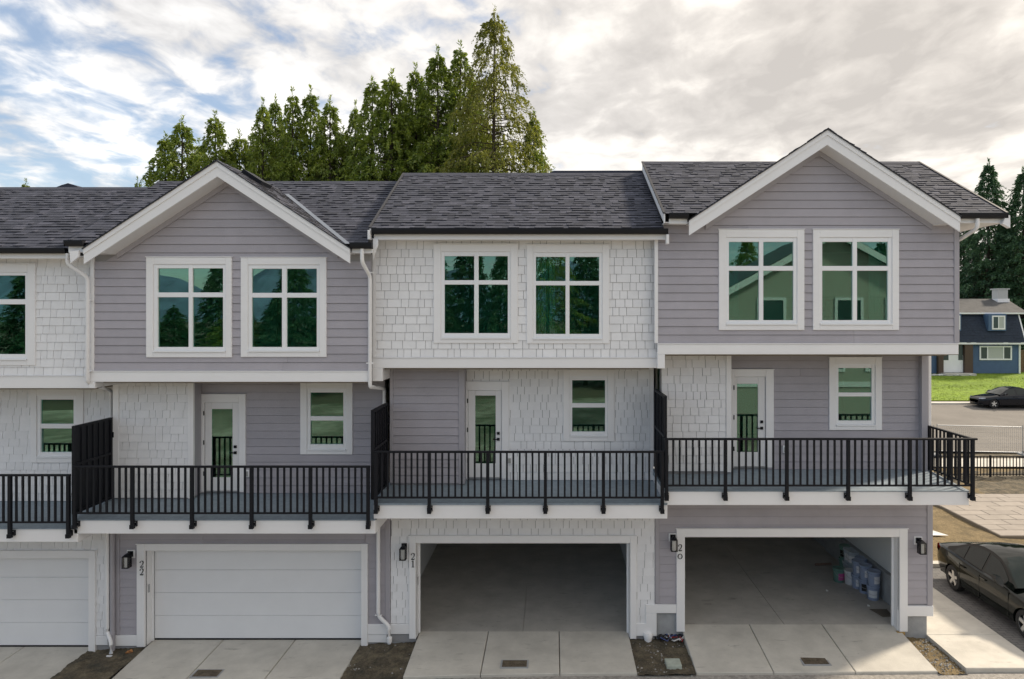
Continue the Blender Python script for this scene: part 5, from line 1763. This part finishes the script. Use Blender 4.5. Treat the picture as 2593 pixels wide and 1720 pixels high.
            for (rd, dx) in [(.215, -.005), (.225, -.006), (.205, -.03), (.19, -.14), (0.02, -.15)]:
                for q in range(m_):
                    vs.append((xo + sx * dx, t + rd * math.cos(2 * PI * q / m_), .325 + rd * math.sin(2 * PI * q / m_)))
            for i in range(4):
                for q in range(m_):
                    fs.append((i * m_ + q, i * m_ + (q + 1) % m_, (i + 1) * m_ + (q + 1) % m_, (i + 1) * m_ + q))
            rim.add(vs, fs)
            rim.m = 0
            rim.build('rim', BK, wo)
            sp = MB()
            for q in range(5):
                a = 2 * PI * q / 5 + .3
                ca, sa = math.cos(a), math.sin(a)
                def pt(rd, ww, dx): return (xo + sx * dx, t + rd * ca - ww * sa, .325 + rd * sa + ww * ca)
                sp.add([pt(.02, -.035, -.02), pt(.02, .035, -.02), pt(.218, .042, -.008), pt(.218, -.042, -.008), pt(.02, -.035, -.06), pt(.02, .035, -.06), pt(.218, .042, -.04), pt(.218, -.042, -.04)],
                       [(0, 1, 2, 3), (4, 7, 6, 5), (0, 4, 5, 1), (1, 5, 6, 2), (2, 6, 7, 3), (3, 7, 4, 0)])
            vs, fs = [], []
            for (rd, dx) in [(.06, -.012), (.062, -.05)]:
                for q in range(m_):
                    vs.append((xo + sx * dx, t + rd * math.cos(2 * PI * q / m_), .325 + rd * math.sin(2 * PI * q / m_)))
            for q in range(m_): fs.append((q, (q + 1) % m_, m_ + (q + 1) % m_, m_ + q))
            fs.append(tuple(range(m_)))
            sp.add(vs, fs)
            vs, fs = [], []
            for (rd, dx) in [(.205, -.012), (.228, -.002), (.228, -.02)]:
                for q in range(m_):
                    vs.append((xo + sx * dx, t + rd * math.cos(2 * PI * q / m_), .325 + rd * math.sin(2 * PI * q / m_)))
            for i in range(2):
                for q in range(m_):
                    fs.append((i * m_ + q, i * m_ + (q + 1) % m_, (i + 1) * m_ + (q + 1) % m_, (i + 1) * m_ + q))
            sp.add(vs, fs)
            sp.build('spokes', RM, wo)
    MB().box(-.45, .45, .0, .06, .36, .50).build('grille', BK, r)
    MB().box(-.70, .70, .14 * K, 4.5 * K, .20, .42).build('underbody', BK, r)
    for sx in (-1, 1):
        pass
    return r


P1 = mat('dark_graphite_car_paint', (0.004, 0.006, 0.005), .05, spec=.38)
P2 = mat('black_car_paint', (0.004, 0.006, 0.012), .08, spec=.4)
car('parked_car', 'dark graphite sedan parked nose forward beside the end townhouse', (11.36, 14.28, -.005), 0.0, P1)
car('parked_car', 'black sedan parked along the street before the blue house lawn', (X(2466, 49) , 49.0, gz(30, 49) + .0), -PI / 2, P2, 4.75)

# ------------------------------------------------------------------ blue house across the street
def blue_house():
    Y = 62.0
    BL = mat('blue_painted_siding', (0.07, 0.125, 0.225), .7, noise=(2, .08), bump=(30, .2))
    MS = mat('dark_mansard_shingle', (0.020, 0.030, 0.050), .85, noise=(5, .3), bump=(20, .5))
    RG = mat('weathered_grey_roof', (0.080, 0.080, 0.080), .9, noise=(2, .25), bump=(20, .4))
    BR = mat('brown_timber_post', (0.085, 0.055, 0.04), .7)
    r = empty('blue_house', (X(2470, Y), Y + 4, 1.95), 'small blue house with dark mansard roof across the street', 'house')
    x0, x1 = X(2270, Y), X(2579, Y)
    z0, z1 = Z(946, Y), Z(868, Y)
    zm = Z(794, Y + .8)
    w = MB().box(x0, x1, Y, Y + 8, z0 - 1, z1).build('wall', BL, r)
    for k in range(14):
        z = z0 + .05 + k * .19
        MB().add([(x0, Y, z), (x1, Y, z), (x1, Y, z + .18), (x0, Y, z + .18), (x0, Y - .03, z), (x1, Y - .03, z), (x1, Y - .01, z + .18), (x0, Y - .01, z + .18)],
                 [(4, 5, 6, 7), (0, 1, 5, 4), (1, 2, 6, 5), (2, 3, 7, 6), (3, 0, 4, 7)]).build('siding_board', BL, w, fix=False)
    ov = .35
    xa, xb = x0 - ov, X(2590, Y)
    xc, xd = x0 + .2, X(2577, Y + .8)
    m = MB().add([(xa, Y - .4, z1), (xb, Y - .4, z1), (xb, Y + 8.4, z1), (xa, Y + 8.4, z1), (xc, Y + .8, zm), (xd, Y + .8, zm), (xd, Y + 7.2, zm), (xc, Y + 7.2, zm)],
                 [(0, 1, 5, 4), (1, 2, 6, 5), (2, 3, 7, 6), (3, 0, 4, 7), (0, 3, 2, 1)]).build('mansard_roof', MS, r)
    rr = random.Random(2)
    tl = MB()
    for k in range(12):
        f0, f1 = k / 12, (k + 1) / 12
        ya, yb_ = Y - .4 + 1.2 * f0, Y - .4 + 1.2 * f1
        za_, zb_ = z1 + (zm - z1) * f0, z1 + (zm - z1) * f1
        x = xa
        while x < xb - .5:
            w_ = rr.uniform(.25, .5)
            t = .03 + rr.choice((0, .015))
            tl.add([(x, ya, za_), (x + w_, ya, za_), (x + w_, yb_, zb_), (x, yb_, zb_), (x, ya - t, za_), (x + w_, ya - t, za_), (x + w_, yb_ - .01, zb_), (x, yb_ - .01, zb_)], [(4, 5, 6, 7), (0, 1, 5, 4), (1, 2, 6, 5), (3, 0, 4, 7)])
            x += w_
    o = tl.build('mansard_shingles', MS, m, fix=False); o['kind'] = 'stuff'
    MB().box(xa, xb, Y - .43, Y - .38, z1 - .14, z1 + .03).build('eave_trim', WHITE, m)
    MB().add([(xb - .05, Y - .44, z1), (xb + .06, Y - .44, z1), (xd + .10, Y + .76, zm), (xd - .02, Y + .76, zm), (xb - .05, Y - .38, z1), (xb + .06, Y - .38, z1), (xd + .10, Y + .82, zm), (xd - .02, Y + .82, zm)],
             [(0, 1, 2, 3), (7, 6, 5, 4), (0, 4, 5, 1), (1, 5, 6, 2), (2, 6, 7, 3), (3, 7, 4, 0)]).build('corner_trim', WHITE, m)
    # low upper roof
    zr = Z(757, Y + 4)
    xe, xf = xc - .6, X(2602, Y + .6)
    u = MB().add([(xe, Y + .5, zm + .05), (xf, Y + .5, zm + .05), (xf, Y + 7.5, zm + .05), (xe, Y + 7.5, zm + .05), (xe + 2, Y + 4, zr), (X(2549, Y + 4), Y + 4, zr)],
                 [(0, 1, 5, 4), (1, 2, 5), (2, 3, 4, 5), (3, 0, 4), (0, 3, 2, 1)]).build('upper_roof', RG, r)
    MB().box(xe, xf, Y + .44, Y + .5, zm - .06, zm + .08).build('fascia', WHITE, u)
    cx0, cx1 = X(2522, Y + 3.5), X(2547, Y + 3.5)
    c = MB().box(cx0, cx1, Y + 3.2, Y + 4.1, zr - .6, Z(734, Y + 3.5)).build('chimney', METAL, r)
    MB().box(cx0 - .12, cx1 + .12, Y + 3.1, Y + 4.2, Z(734, Y + 3.5) + .002, Z(731, Y + 3.5)).build('chimney_cap', METAL, c)
    MB().box(cx0 - .1, cx1 + .1, Y + 3.1, Y + 4.2, zr - .6, Z(757, Y + 3.5)).build('chimney_base', WHITE, c)
    DARKG = mat('far_window_glass', (0.05, 0.08, 0.08), .08, spec=.8)
    CURT = mat('pale_curtain', (0.45, 0.47, 0.45), .8)
    for (a, c_) in ((2501, 2546), (2398, 2432)):
        dx0, dx1 = X(a, Y), X(c_, Y)
        dz0, dz1 = Z(838, Y), Z(795, Y)
        d = MB().box(dx0, dx1, Y - .12, Y + 1.3, dz0, dz1).build('dormer', BL, r)
        wx0, wx1, wz0, wz1 = dx0 + .3, dx1 - .12, dz0 + .12, dz1 - .16
        fb = MB(); ring(fb, wx0, wx1, wz0, wz1, .12, Y - .18, Y - .121)
        fb.box((wx0 + wx1) / 2 - .04, (wx0 + wx1) / 2 + .04, Y - .17, Y - .121, wz0 + .12, wz1 - .12)
        fb.build('window_frame', WHITE, d)
        MB().box(wx0 + .1, (wx0 + wx1) / 2 - .03, Y - .14, Y - .1205, wz0 + .1, wz1 - .1).build('pane', DARKG, d)
        MB().box((wx0 + wx1) / 2 + .03, wx1 - .1, Y - .14, Y - .1205, wz0 + .1, wz1 - .1).build('pane', CURT, d)
    # picture window
    wx0, wx1, wz0, wz1 = RC(2479, 876, 2561, 912, Y)
    fb = MB(); ring(fb, wx0, wx1, wz0, wz1, .13, Y - .10, Y - .031)
    m1, m2 = wx0 + (wx1 - wx0) * .25, wx0 + (wx1 - wx0) * .74
    for q in (m1, m2): fb.box(q - .05, q + .05, Y - .09, Y - .031, wz0 + .13, wz1 - .13)
    pw = fb.build('picture_window', WHITE, r)
    for a, c_, mm in ((wx0 + .12, m1, DARKG), (m1, m2, CURT), (m2, wx1 - .12, DARKG)):
        MB().box(a + .02, c_ - .02, Y - .06, Y - .0305, wz0 + .11, wz1 - .11).build('pane', mm, pw)
    # porch
    px0, px1 = X(2371, Y), X(2458, Y)
    MB().box(px0, px1, Y - .05, Y - .031, z0, z1 - .1).build('porch_recess', BR, r)
    for a, c_ in ((2371, 2384), (2438, 2458)):
        MB().box(X(a, Y), X(c_, Y), Y - .35, Y - .06, z0 - .2, z1 - .02).build('timber_post', BR, r)
    dr = MB().box(X(2386, Y), X(2437, Y), Y - .10, Y - .052, z0 + .1, Z(899, Y)).build('front_door', WHITE, r)
    MB().box(X(2425, Y), X(2436, Y), Y - .12, Y - .1005, Z(912, Y), Z(873, Y)).build('side_light', DARKG, dr)
    MB().box(X(2386, Y), X(2400, Y), Y - .12, Y - .1005, Z(912, Y), Z(899, Y)).build('door_pane', DARKG, dr)
    MB().box(X(2376, Y), X(2452, Y), Y - 1.2, Y - .36, z0 - .3, z0 + .08).build('porch_step', CONC, r)
    MB().box(x1 - .02, x1 + .12, Y - .12, Y - .031, z0, z1 - .1).build('downpipe', WHITE, r)


blue_house()
# border of pale stones by the blue house
STN = mat('pale_border_stone', (0.5, 0.5, 0.48), .9, rnd=.3)
sm_ = MB().lathe([(.02, 0), (.16, .02), (.19, .08), (.13, .15), (.03, .18)], (0, 0, 0), 7).mesh('border_stone', STN, True)
rr = random.Random(4)
for i in range(22):
    px = 2362 + i * 4.6 + rr.uniform(-1, 1)
    y = 61.0
    o = bpy.data.objects.new('border_stone', sm_)
    x = X(px, y)
    o.location = (x, y + rr.uniform(-.1, .1), gz(x, y) - .02)
    s = rr.uniform(.7, 1.3); o.scale = (s, s, s * .8); o.rotation_euler = (0, 0, rr.uniform(0, 6))
    link(o)
    tag(o, 'small pale stone of the row edging the flower bed at the blue house', 'stone', 'pale edging stones at the blue house')
# timber fence beside the blue house
r = empty('wooden_fence', (X(2590, 63), 63, gz(40, 63)), 'weathered board fence at the right corner of the blue house', 'fence')
WD = mat('weathered_cedar_board', (0.16, 0.10, 0.055), .85, noise=(8, .3), rnd=.15)
for k in range(16):
    x = X(2583, 63) + k * .16
    MB().box(x, x + .145, 63, 63.03, gz(40, 63) - .1, gz(40, 63) + 1.9).build('board', WD, r)
MB().box(X(2583, 63), X(2583, 63) + 2.5, 62.96, 63, gz(40, 63) + 1.93, gz(40, 63) + 2.05).build('cap_rail', WD, r)

# ------------------------------------------------------------------ fences on the right
def picket_fence():
    y = 30.5
    z0 = gz(18, y)
    x0, x1 = X(2330, y), X(2700, y)
    r = empty('metal_fence', (x0, y, z0), 'low black metal picket fence beyond the patio', 'fence')
    zt = Z(1155, y)
    MB().box(x0, x1, y - .02, y + .02, zt - .035, zt).build('top_rail', BLACK, r)
    MB().box(x0, x1, y - .018, y + .018, z0 + .10, z0 + .135).build('bottom_rail', BLACK, r)
    x, k = x0 + .07, 0
    while x < x1:
        post = abs((x - X(2505, y)) / .146 % 12) < .5 or abs((x - X(2505, y)) / .146 % 12) > 11.5
        if post: MB().box(x - .035, x + .035, y - .035, y + .035, z0 - .3, zt + .03).build('post', BLACK, r)
        else: MB().box(x - .014, x + .014, y - .0175, y + .0175, z0 + .05, zt - .036).build('picket', BLACK, r)
        x += .146


picket_fence()


def mesh_panel(x0, x1, y, label):
    z0, zt, zb = gz(20, y), Z(1077, y), Z(1142, y)
    r = empty('temporary_fence', (x0, y, z0), label, 'fence', 'wire construction fence panels')
    for nm, pts in (('top_tube', [(x0, y, zt), (x1, y, zt - .10)]), ('bottom_tube', [(x0, y, zb), (x1, y, zb - .08)]), ('upright', [(x0, y, z0), (x0, y, zt + .05)]), ('upright', [(x1, y, z0), (x1, y, zt)])):
        MB().tube(pts, .026, 8).build(nm, METAL, r, smooth=True)
    b = MB()
    n = int((x1 - x0) / .105)
    for i in range(1, n):
        x = x0 + (x1 - x0) * i / n
        b.box(x - .004, x + .004, y - .004, y + .004, zb, zt - .05)
    for k in range(1, 7):
        z = zb + (zt - zb) * k / 7
        b.box(x0, x1, y + .0045, y + .011, z - .004, z + .004)
    o = b.build('wire_mesh', METAL, r, fix=False); o['kind'] = 'stuff'
    for x in (x0, x1):
        MB().box(x - .1, x + .1, y - .3, y + .3, z0 - .02, z0 + .06).build('foot', CONCD, r)


mesh_panel(X(2373, 35.3), X(2590, 35.3), 35.3, 'wire mesh construction fence panel by the street, right of the balcony')
mesh_panel(X(2593, 35.3) + .05, X(2810, 35.3), 35.3, 'wire mesh construction fence panel continuing past the right picture edge')
mesh_panel(X(2150, 35.3), X(2364, 35.3), 35.3, 'wire mesh construction fence panel mostly hidden behind the end townhouse')

# ------------------------------------------------------------------ paint buckets in garage 20
def bucket(x, y, z, hue, lab, rz, label):
    r = empty('paint_bucket', (x, y, z), label, 'bucket', 'paint buckets in the right garage', local=True, rz=rz)
    PB = mat('bucket_' + hue, {'white': (.68, .68, .68), 'blue': (.30, .36, .50), 'grey': (.45, .50, .55), 'green': (.14, .26, .22)}[hue], .4)
    LP = mat('bucket_label_' + lab, {'white': (.75, .75, .77), 'black': (.02, .02, .02), 'pink': (.55, .10, .30), 'orange': (.6, .18, .04)}[lab], .5)
    MB().lathe([(.128, 0), (.132, .01), (.148, .335)], (0, 0, 0), 24).build('body', PB, r, smooth=True)
    l = MB().lathe([(.158, .318), (.160, .33), (.160, .358), (.148, .362), (.13, .352)], (0, 0, 0), 24).build('lid', PB, r, smooth=True)
    MB().lathe([(.151, .285), (.158, .29), (.158, .30), (.151, .305)], (0, 0, 0), 24).build('rim_band', PB, r, smooth=True)
    vs, fs = [], []
    for i in range(11):
        a = -PI / 2 - .75 + 1.5 * i / 10
        for zz in (.07, .25):
            rd = .1285 + .016 * zz / .3 + .004
            vs.append((rd * math.cos(a), rd * math.sin(a), zz))
    for i in range(10): fs.append((2 * i, 2 * i + 2, 2 * i + 3, 2 * i + 1))
    MB().add(vs, fs).build('label', LP, r, fix=False)
    MB().tube([(-.158, 0, .29), (-.15, -.09, .22), (-.08, -.16, .17), (0, -.175, .155), (.08, -.16, .17), (.15, -.09, .22), (.158, 0, .29)], .004, 6).build('handle', METAL, r)


zf = SLABZ['20'] - .005
def fl(px, py):
    y = (ZC - zf) * F / (py - HY)
    return X(px, y), y
st = [((2211, 1517), 'blue', 'white', 'white', 2), ((2190, 1500), 'blue', 'black', 'white', 2), ((2172, 1488), 'blue', 'white', 'white', 2), ((2153, 1478), 'white', 'white', None, 1),
      ((2124, 1472), 'green', 'pink', None, 1), ((2163, 1455), 'grey', 'black', 'white', 2), ((2140, 1446), 'green', 'white', 'black', 2), ((2185, 1462), 'grey', 'white', 'white', 2), ((2202, 1480), 'blue', 'white', 'white', 2)]
WH = ['nearest the garage door', 'second from the garage door', 'third from the door', '', '', 'behind the white bucket', 'farthest back in the row', 'against the wall in the middle', 'against the wall near the front']
for i, ((px, py), h, l1, l2, n) in enumerate(st):
    x, y = fl(px, py)
    x = min(x, 8.07)
    if i >= 7: x = min(x + .12, 8.09)
    if n == 1:
        lb = 'plain white bucket standing alone on the floor of garage 20' if h == 'white' else 'leftmost bucket in garage 20, teal with a pink label'
        bucket(x, y, zf, h, l1, .3, lb)
    else:
        bucket(x, y, zf, h, l1, .25 * i - .5, f'lower paint bucket of the stack {WH[i]} in garage 20')
        bucket(x + .01, y - .01, zf + .352, h, l2, .4 - .2 * i, f'upper paint bucket of the stack {WH[i]} in garage 20')
# pipe offcut and scraps on that floor
x, y = fl(2084, 1433)
MBo = MB().tube([(x - .22, y, zf + .035), (x + .25, y + .05, zf + .035)], .035, 10).build('pipe_offcut', mat('brown_tube', (.25, .16, .12), .7), smooth=True)
tag(MBo, 'short brown tube lying on the floor behind the buckets', 'tube')
WP = mat('white_scrap', (.75, .75, .72), .8)
for i, (px, py, lab) in enumerate([(2094, 1497, 'small white scrap alone on the open floor of garage 20'), (2168, 1491, 'white scrap lying at the foot of the bucket stacks'), (2199, 1535, 'white scrap near the right jamb of garage 20')]):
    x, y = fl(px, py)
    o = MB().add([(x - .03, y - .02, zf + .001), (x + .03, y - .025, zf + .004), (x + .035, y + .02, zf + .012), (x - .02, y + .03, zf + .03), (x, y, zf + .035)], [(0, 1, 4), (1, 2, 4), (2, 3, 4), (3, 0, 4), (3, 2, 1, 0)]).build('paper_scrap', WP)
    tag(o, lab, 'scrap', 'scraps in the right garage')
DARKM = mat('dark_sheet', (.13, .11, .085), .8)
x, y = fl(2235, 1553)
o = MB().add([(x - .22, y + .22, zf + .004), (x - .10, y - .22, zf + .004), (x + .16, y - .2, zf + .004), (x + .20, y + .2, zf + .004), (x - .20, y + .20, zf + .016), (x - .08, y - .20, zf + .02), (x + .14, y - .18, zf + .016), (x + .18, y + .18, zf + .02)], [(0, 3, 2, 1), (4, 5, 6, 7), (0, 1, 5, 4), (1, 2, 6, 5), (2, 3, 7, 6), (3, 0, 4, 7)]).build('floor_mat', DARKM)
tag(o, 'dark sheet of board lying flat by the right jamb of garage 20', 'board')

# ------------------------------------------------------------------ odds and ends on the soil
def ground_at(px, py, z):
    y = (ZC - z) * F / (py - HY)
    return X(px, y), y
# white capped stub pipe and bundle of cables between garages 21 and 20
x, y = ground_at(1641, 1620, -.05)
o = MB().lathe([(.085, -.1), (.085, .05), (.10, .055), (.10, .12), (.085, .15), (.03, .165)], (x, y, -.05), 18).build('drain_stub', WHITE, smooth=True)
tag(o, 'white capped drain pipe stub in the soil between garages 21 and 20', 'pipe')
rr = random.Random(6)
CB = [('black', (.015, .015, .02)), ('red', (.35, .03, .03)), ('white', (.6, .6, .6)), ('blue', (.05, .07, .2)), ('black', (.015, .015, .02)), ('black', (.015, .015, .02))]
r = empty('cable_bundle', (X(1690, 15.0), 14.95, -.05), 'tangled heap of black, red and white cables beside garage 20', 'cables')
for k in range(11):
    nm, c = CB[k % 6]
    x0, y0 = ground_at(1660 + rr.uniform(0, 30), 1622 - rr.uniform(0, 12), -.03)
    path = []
    for q in range(9):
        path.append((x0 + q * .07 + rr.uniform(-.05, .05), y0 + .12 * math.sin(q * rr.uniform(.6, 1.2) + k) + rr.uniform(-.03, .03), -.02 + rr.uniform(0, .06)))
    MB().tube(path, .014 if nm != 'black' else .02, 6).build('cable', mat('cable_' + nm, c, .5), r, smooth=True)
# pale utility lid
x, y = ground_at(1708, 1690, -.03)
r = empty('utility_box', (x, y, -.06), 'pale square utility box sunk in the soil left of driveway 20', 'utility box')
PU = mat('pale_green_concrete', (.42, .46, .40), .85, noise=(8, .15))
MB().bbox(x - .155, x + .155, y - .0, y + .30, -.2, .0, .01).build('box_body', PU, r)
MB().box(x - .135, x + .135, y + .02, y + .28, .001, .012).build('lid', PU, r)
x, y = ground_at(2280, 1606, .06)
o = MB().bbox(x - .09, x + .09, y - .05, y + .06, .055, .115, .012).build('timber_block', mat('yellow_timber', (.36, .24, .09), .8))
tag(o, 'yellow block of wood at the right foot of garage 20', 'wood block')
x, y = ground_at(322, 1656, -.28)
r = empty('leaf_scrap', (x, y, -.3), 'orange crumpled scrap on the soil left of driveway 22', 'scrap')
OC = mat('orange_scrap', (.40, .18, .06), .8)
for k in range(7):
    a = rr.uniform(0, 6.28); q = rr.uniform(0, .08)
    cx, cy, cz = x + q * math.cos(a), y + q * math.sin(a), -.29 + rr.uniform(0, .05)
    MB().add([(cx - .05, cy, cz), (cx, cy - .04, cz + .03), (cx + .05, cy, cz), (cx, cy + .04, cz + .045)], [(0, 1, 2, 3)]).build('leaf', OC, r, fix=False)
x, y = ground_at(277, 1663, -.3)
o = MB().box(x - .06, x + .06, y - .015, y + .015, -.30, -.275).build('white_offcut', WHITE)
o.rotation_euler = (0, 0, 0)
tag(o, 'white offcut of trim lying under the left drain pipe', 'offcut')
# white sheet lying behind the corner of the end house
x, y = ground_at(2370, 1353, 0)
o = MB().add([(x - .8, y - .10, .0), (x + .35, y - .12, .0), (x + .1, y + .1, .03), (x - .15, y + .3, .1), (x - .8, y + .35, .06)], [(0, 1, 2, 3, 4)]).build('plastic_sheet', WP, fix=False)
tag(o, 'crumpled white sheet on the dry verge behind the end house', 'sheet')

# ------------------------------------------------------------------ house across the lane (visible only as a reflection)
def opposite():
    r = empty('townhouse', (15, -13, 0), 'pale gabled townhouse across the lane, mirrored in the windows of number 20', 'townhouse')
    IV = mat('ivory_siding', (.44, .42, .36), .7)
    x0, x1, yf = 9.5, 21.5, -9.0
    w = MB().box(x0, x1, yf - 8, yf, -.3, 8.4).build('wall', IV, r)
    for k in range(46):
        z = .2 + k * .178
        MB().box(x0, x1, yf + .001, yf + .018, z, z + .168).build('siding_board', IV, w)
    xm, zt = 15.5, 11.6
    MB().prism([(x0, 8.4), (x1, 8.4), (xm, zt)], yf - 8, yf - .002).build('gable', IV, r)
    for s, xe in ((-1, x0 - .5), (1, x1 + .5)):
        p = [(xe, 8.1), (xm, zt + .02), (xm, zt + .34), (xe, 8.42)]
        if s > 0: p = [p[1], p[0], p[3], p[2]]
        MB().prism(p, yf - 8.2, yf + .5).build('roof', EDGE, r)
        p = [(xe, 8.0), (xm, zt - .08), (xm, zt + .3), (xe, 8.38)]
        if s > 0: p = [p[1], p[0], p[3], p[2]]
        MB().prism(p, yf + .501, yf + .54).build('barge_board', WHITE, r)
    MB().box(x0, x1, yf + .02, yf + .07, 3.0, 3.3).box(x0, x1, yf + .02, yf + .07, 6.0, 6.3).build('floor_band', WHITE, r)
    for wx in (11.3, 15.6, 18.4):
        for wz in (3.9, 6.6):
            b = MB(); ring(b, wx, wx + 1.6, wz, wz + 1.6, .16, 0, .05)
            b.v = [(q[0], yf + .07 - q[1], q[2]) for q in b.v]
            o = b.build('window', WHITE, r)
            MB().box(wx + .15, wx + 1.45, yf + .019, yf + .03, wz + .15, wz + 1.45).build('pane', mat('far_window_glass', (0.05, 0.08, 0.08), .08, spec=.8), o)


opposite()

for o in bpy.data.objects:
    if '_root' in o: del o['_root']
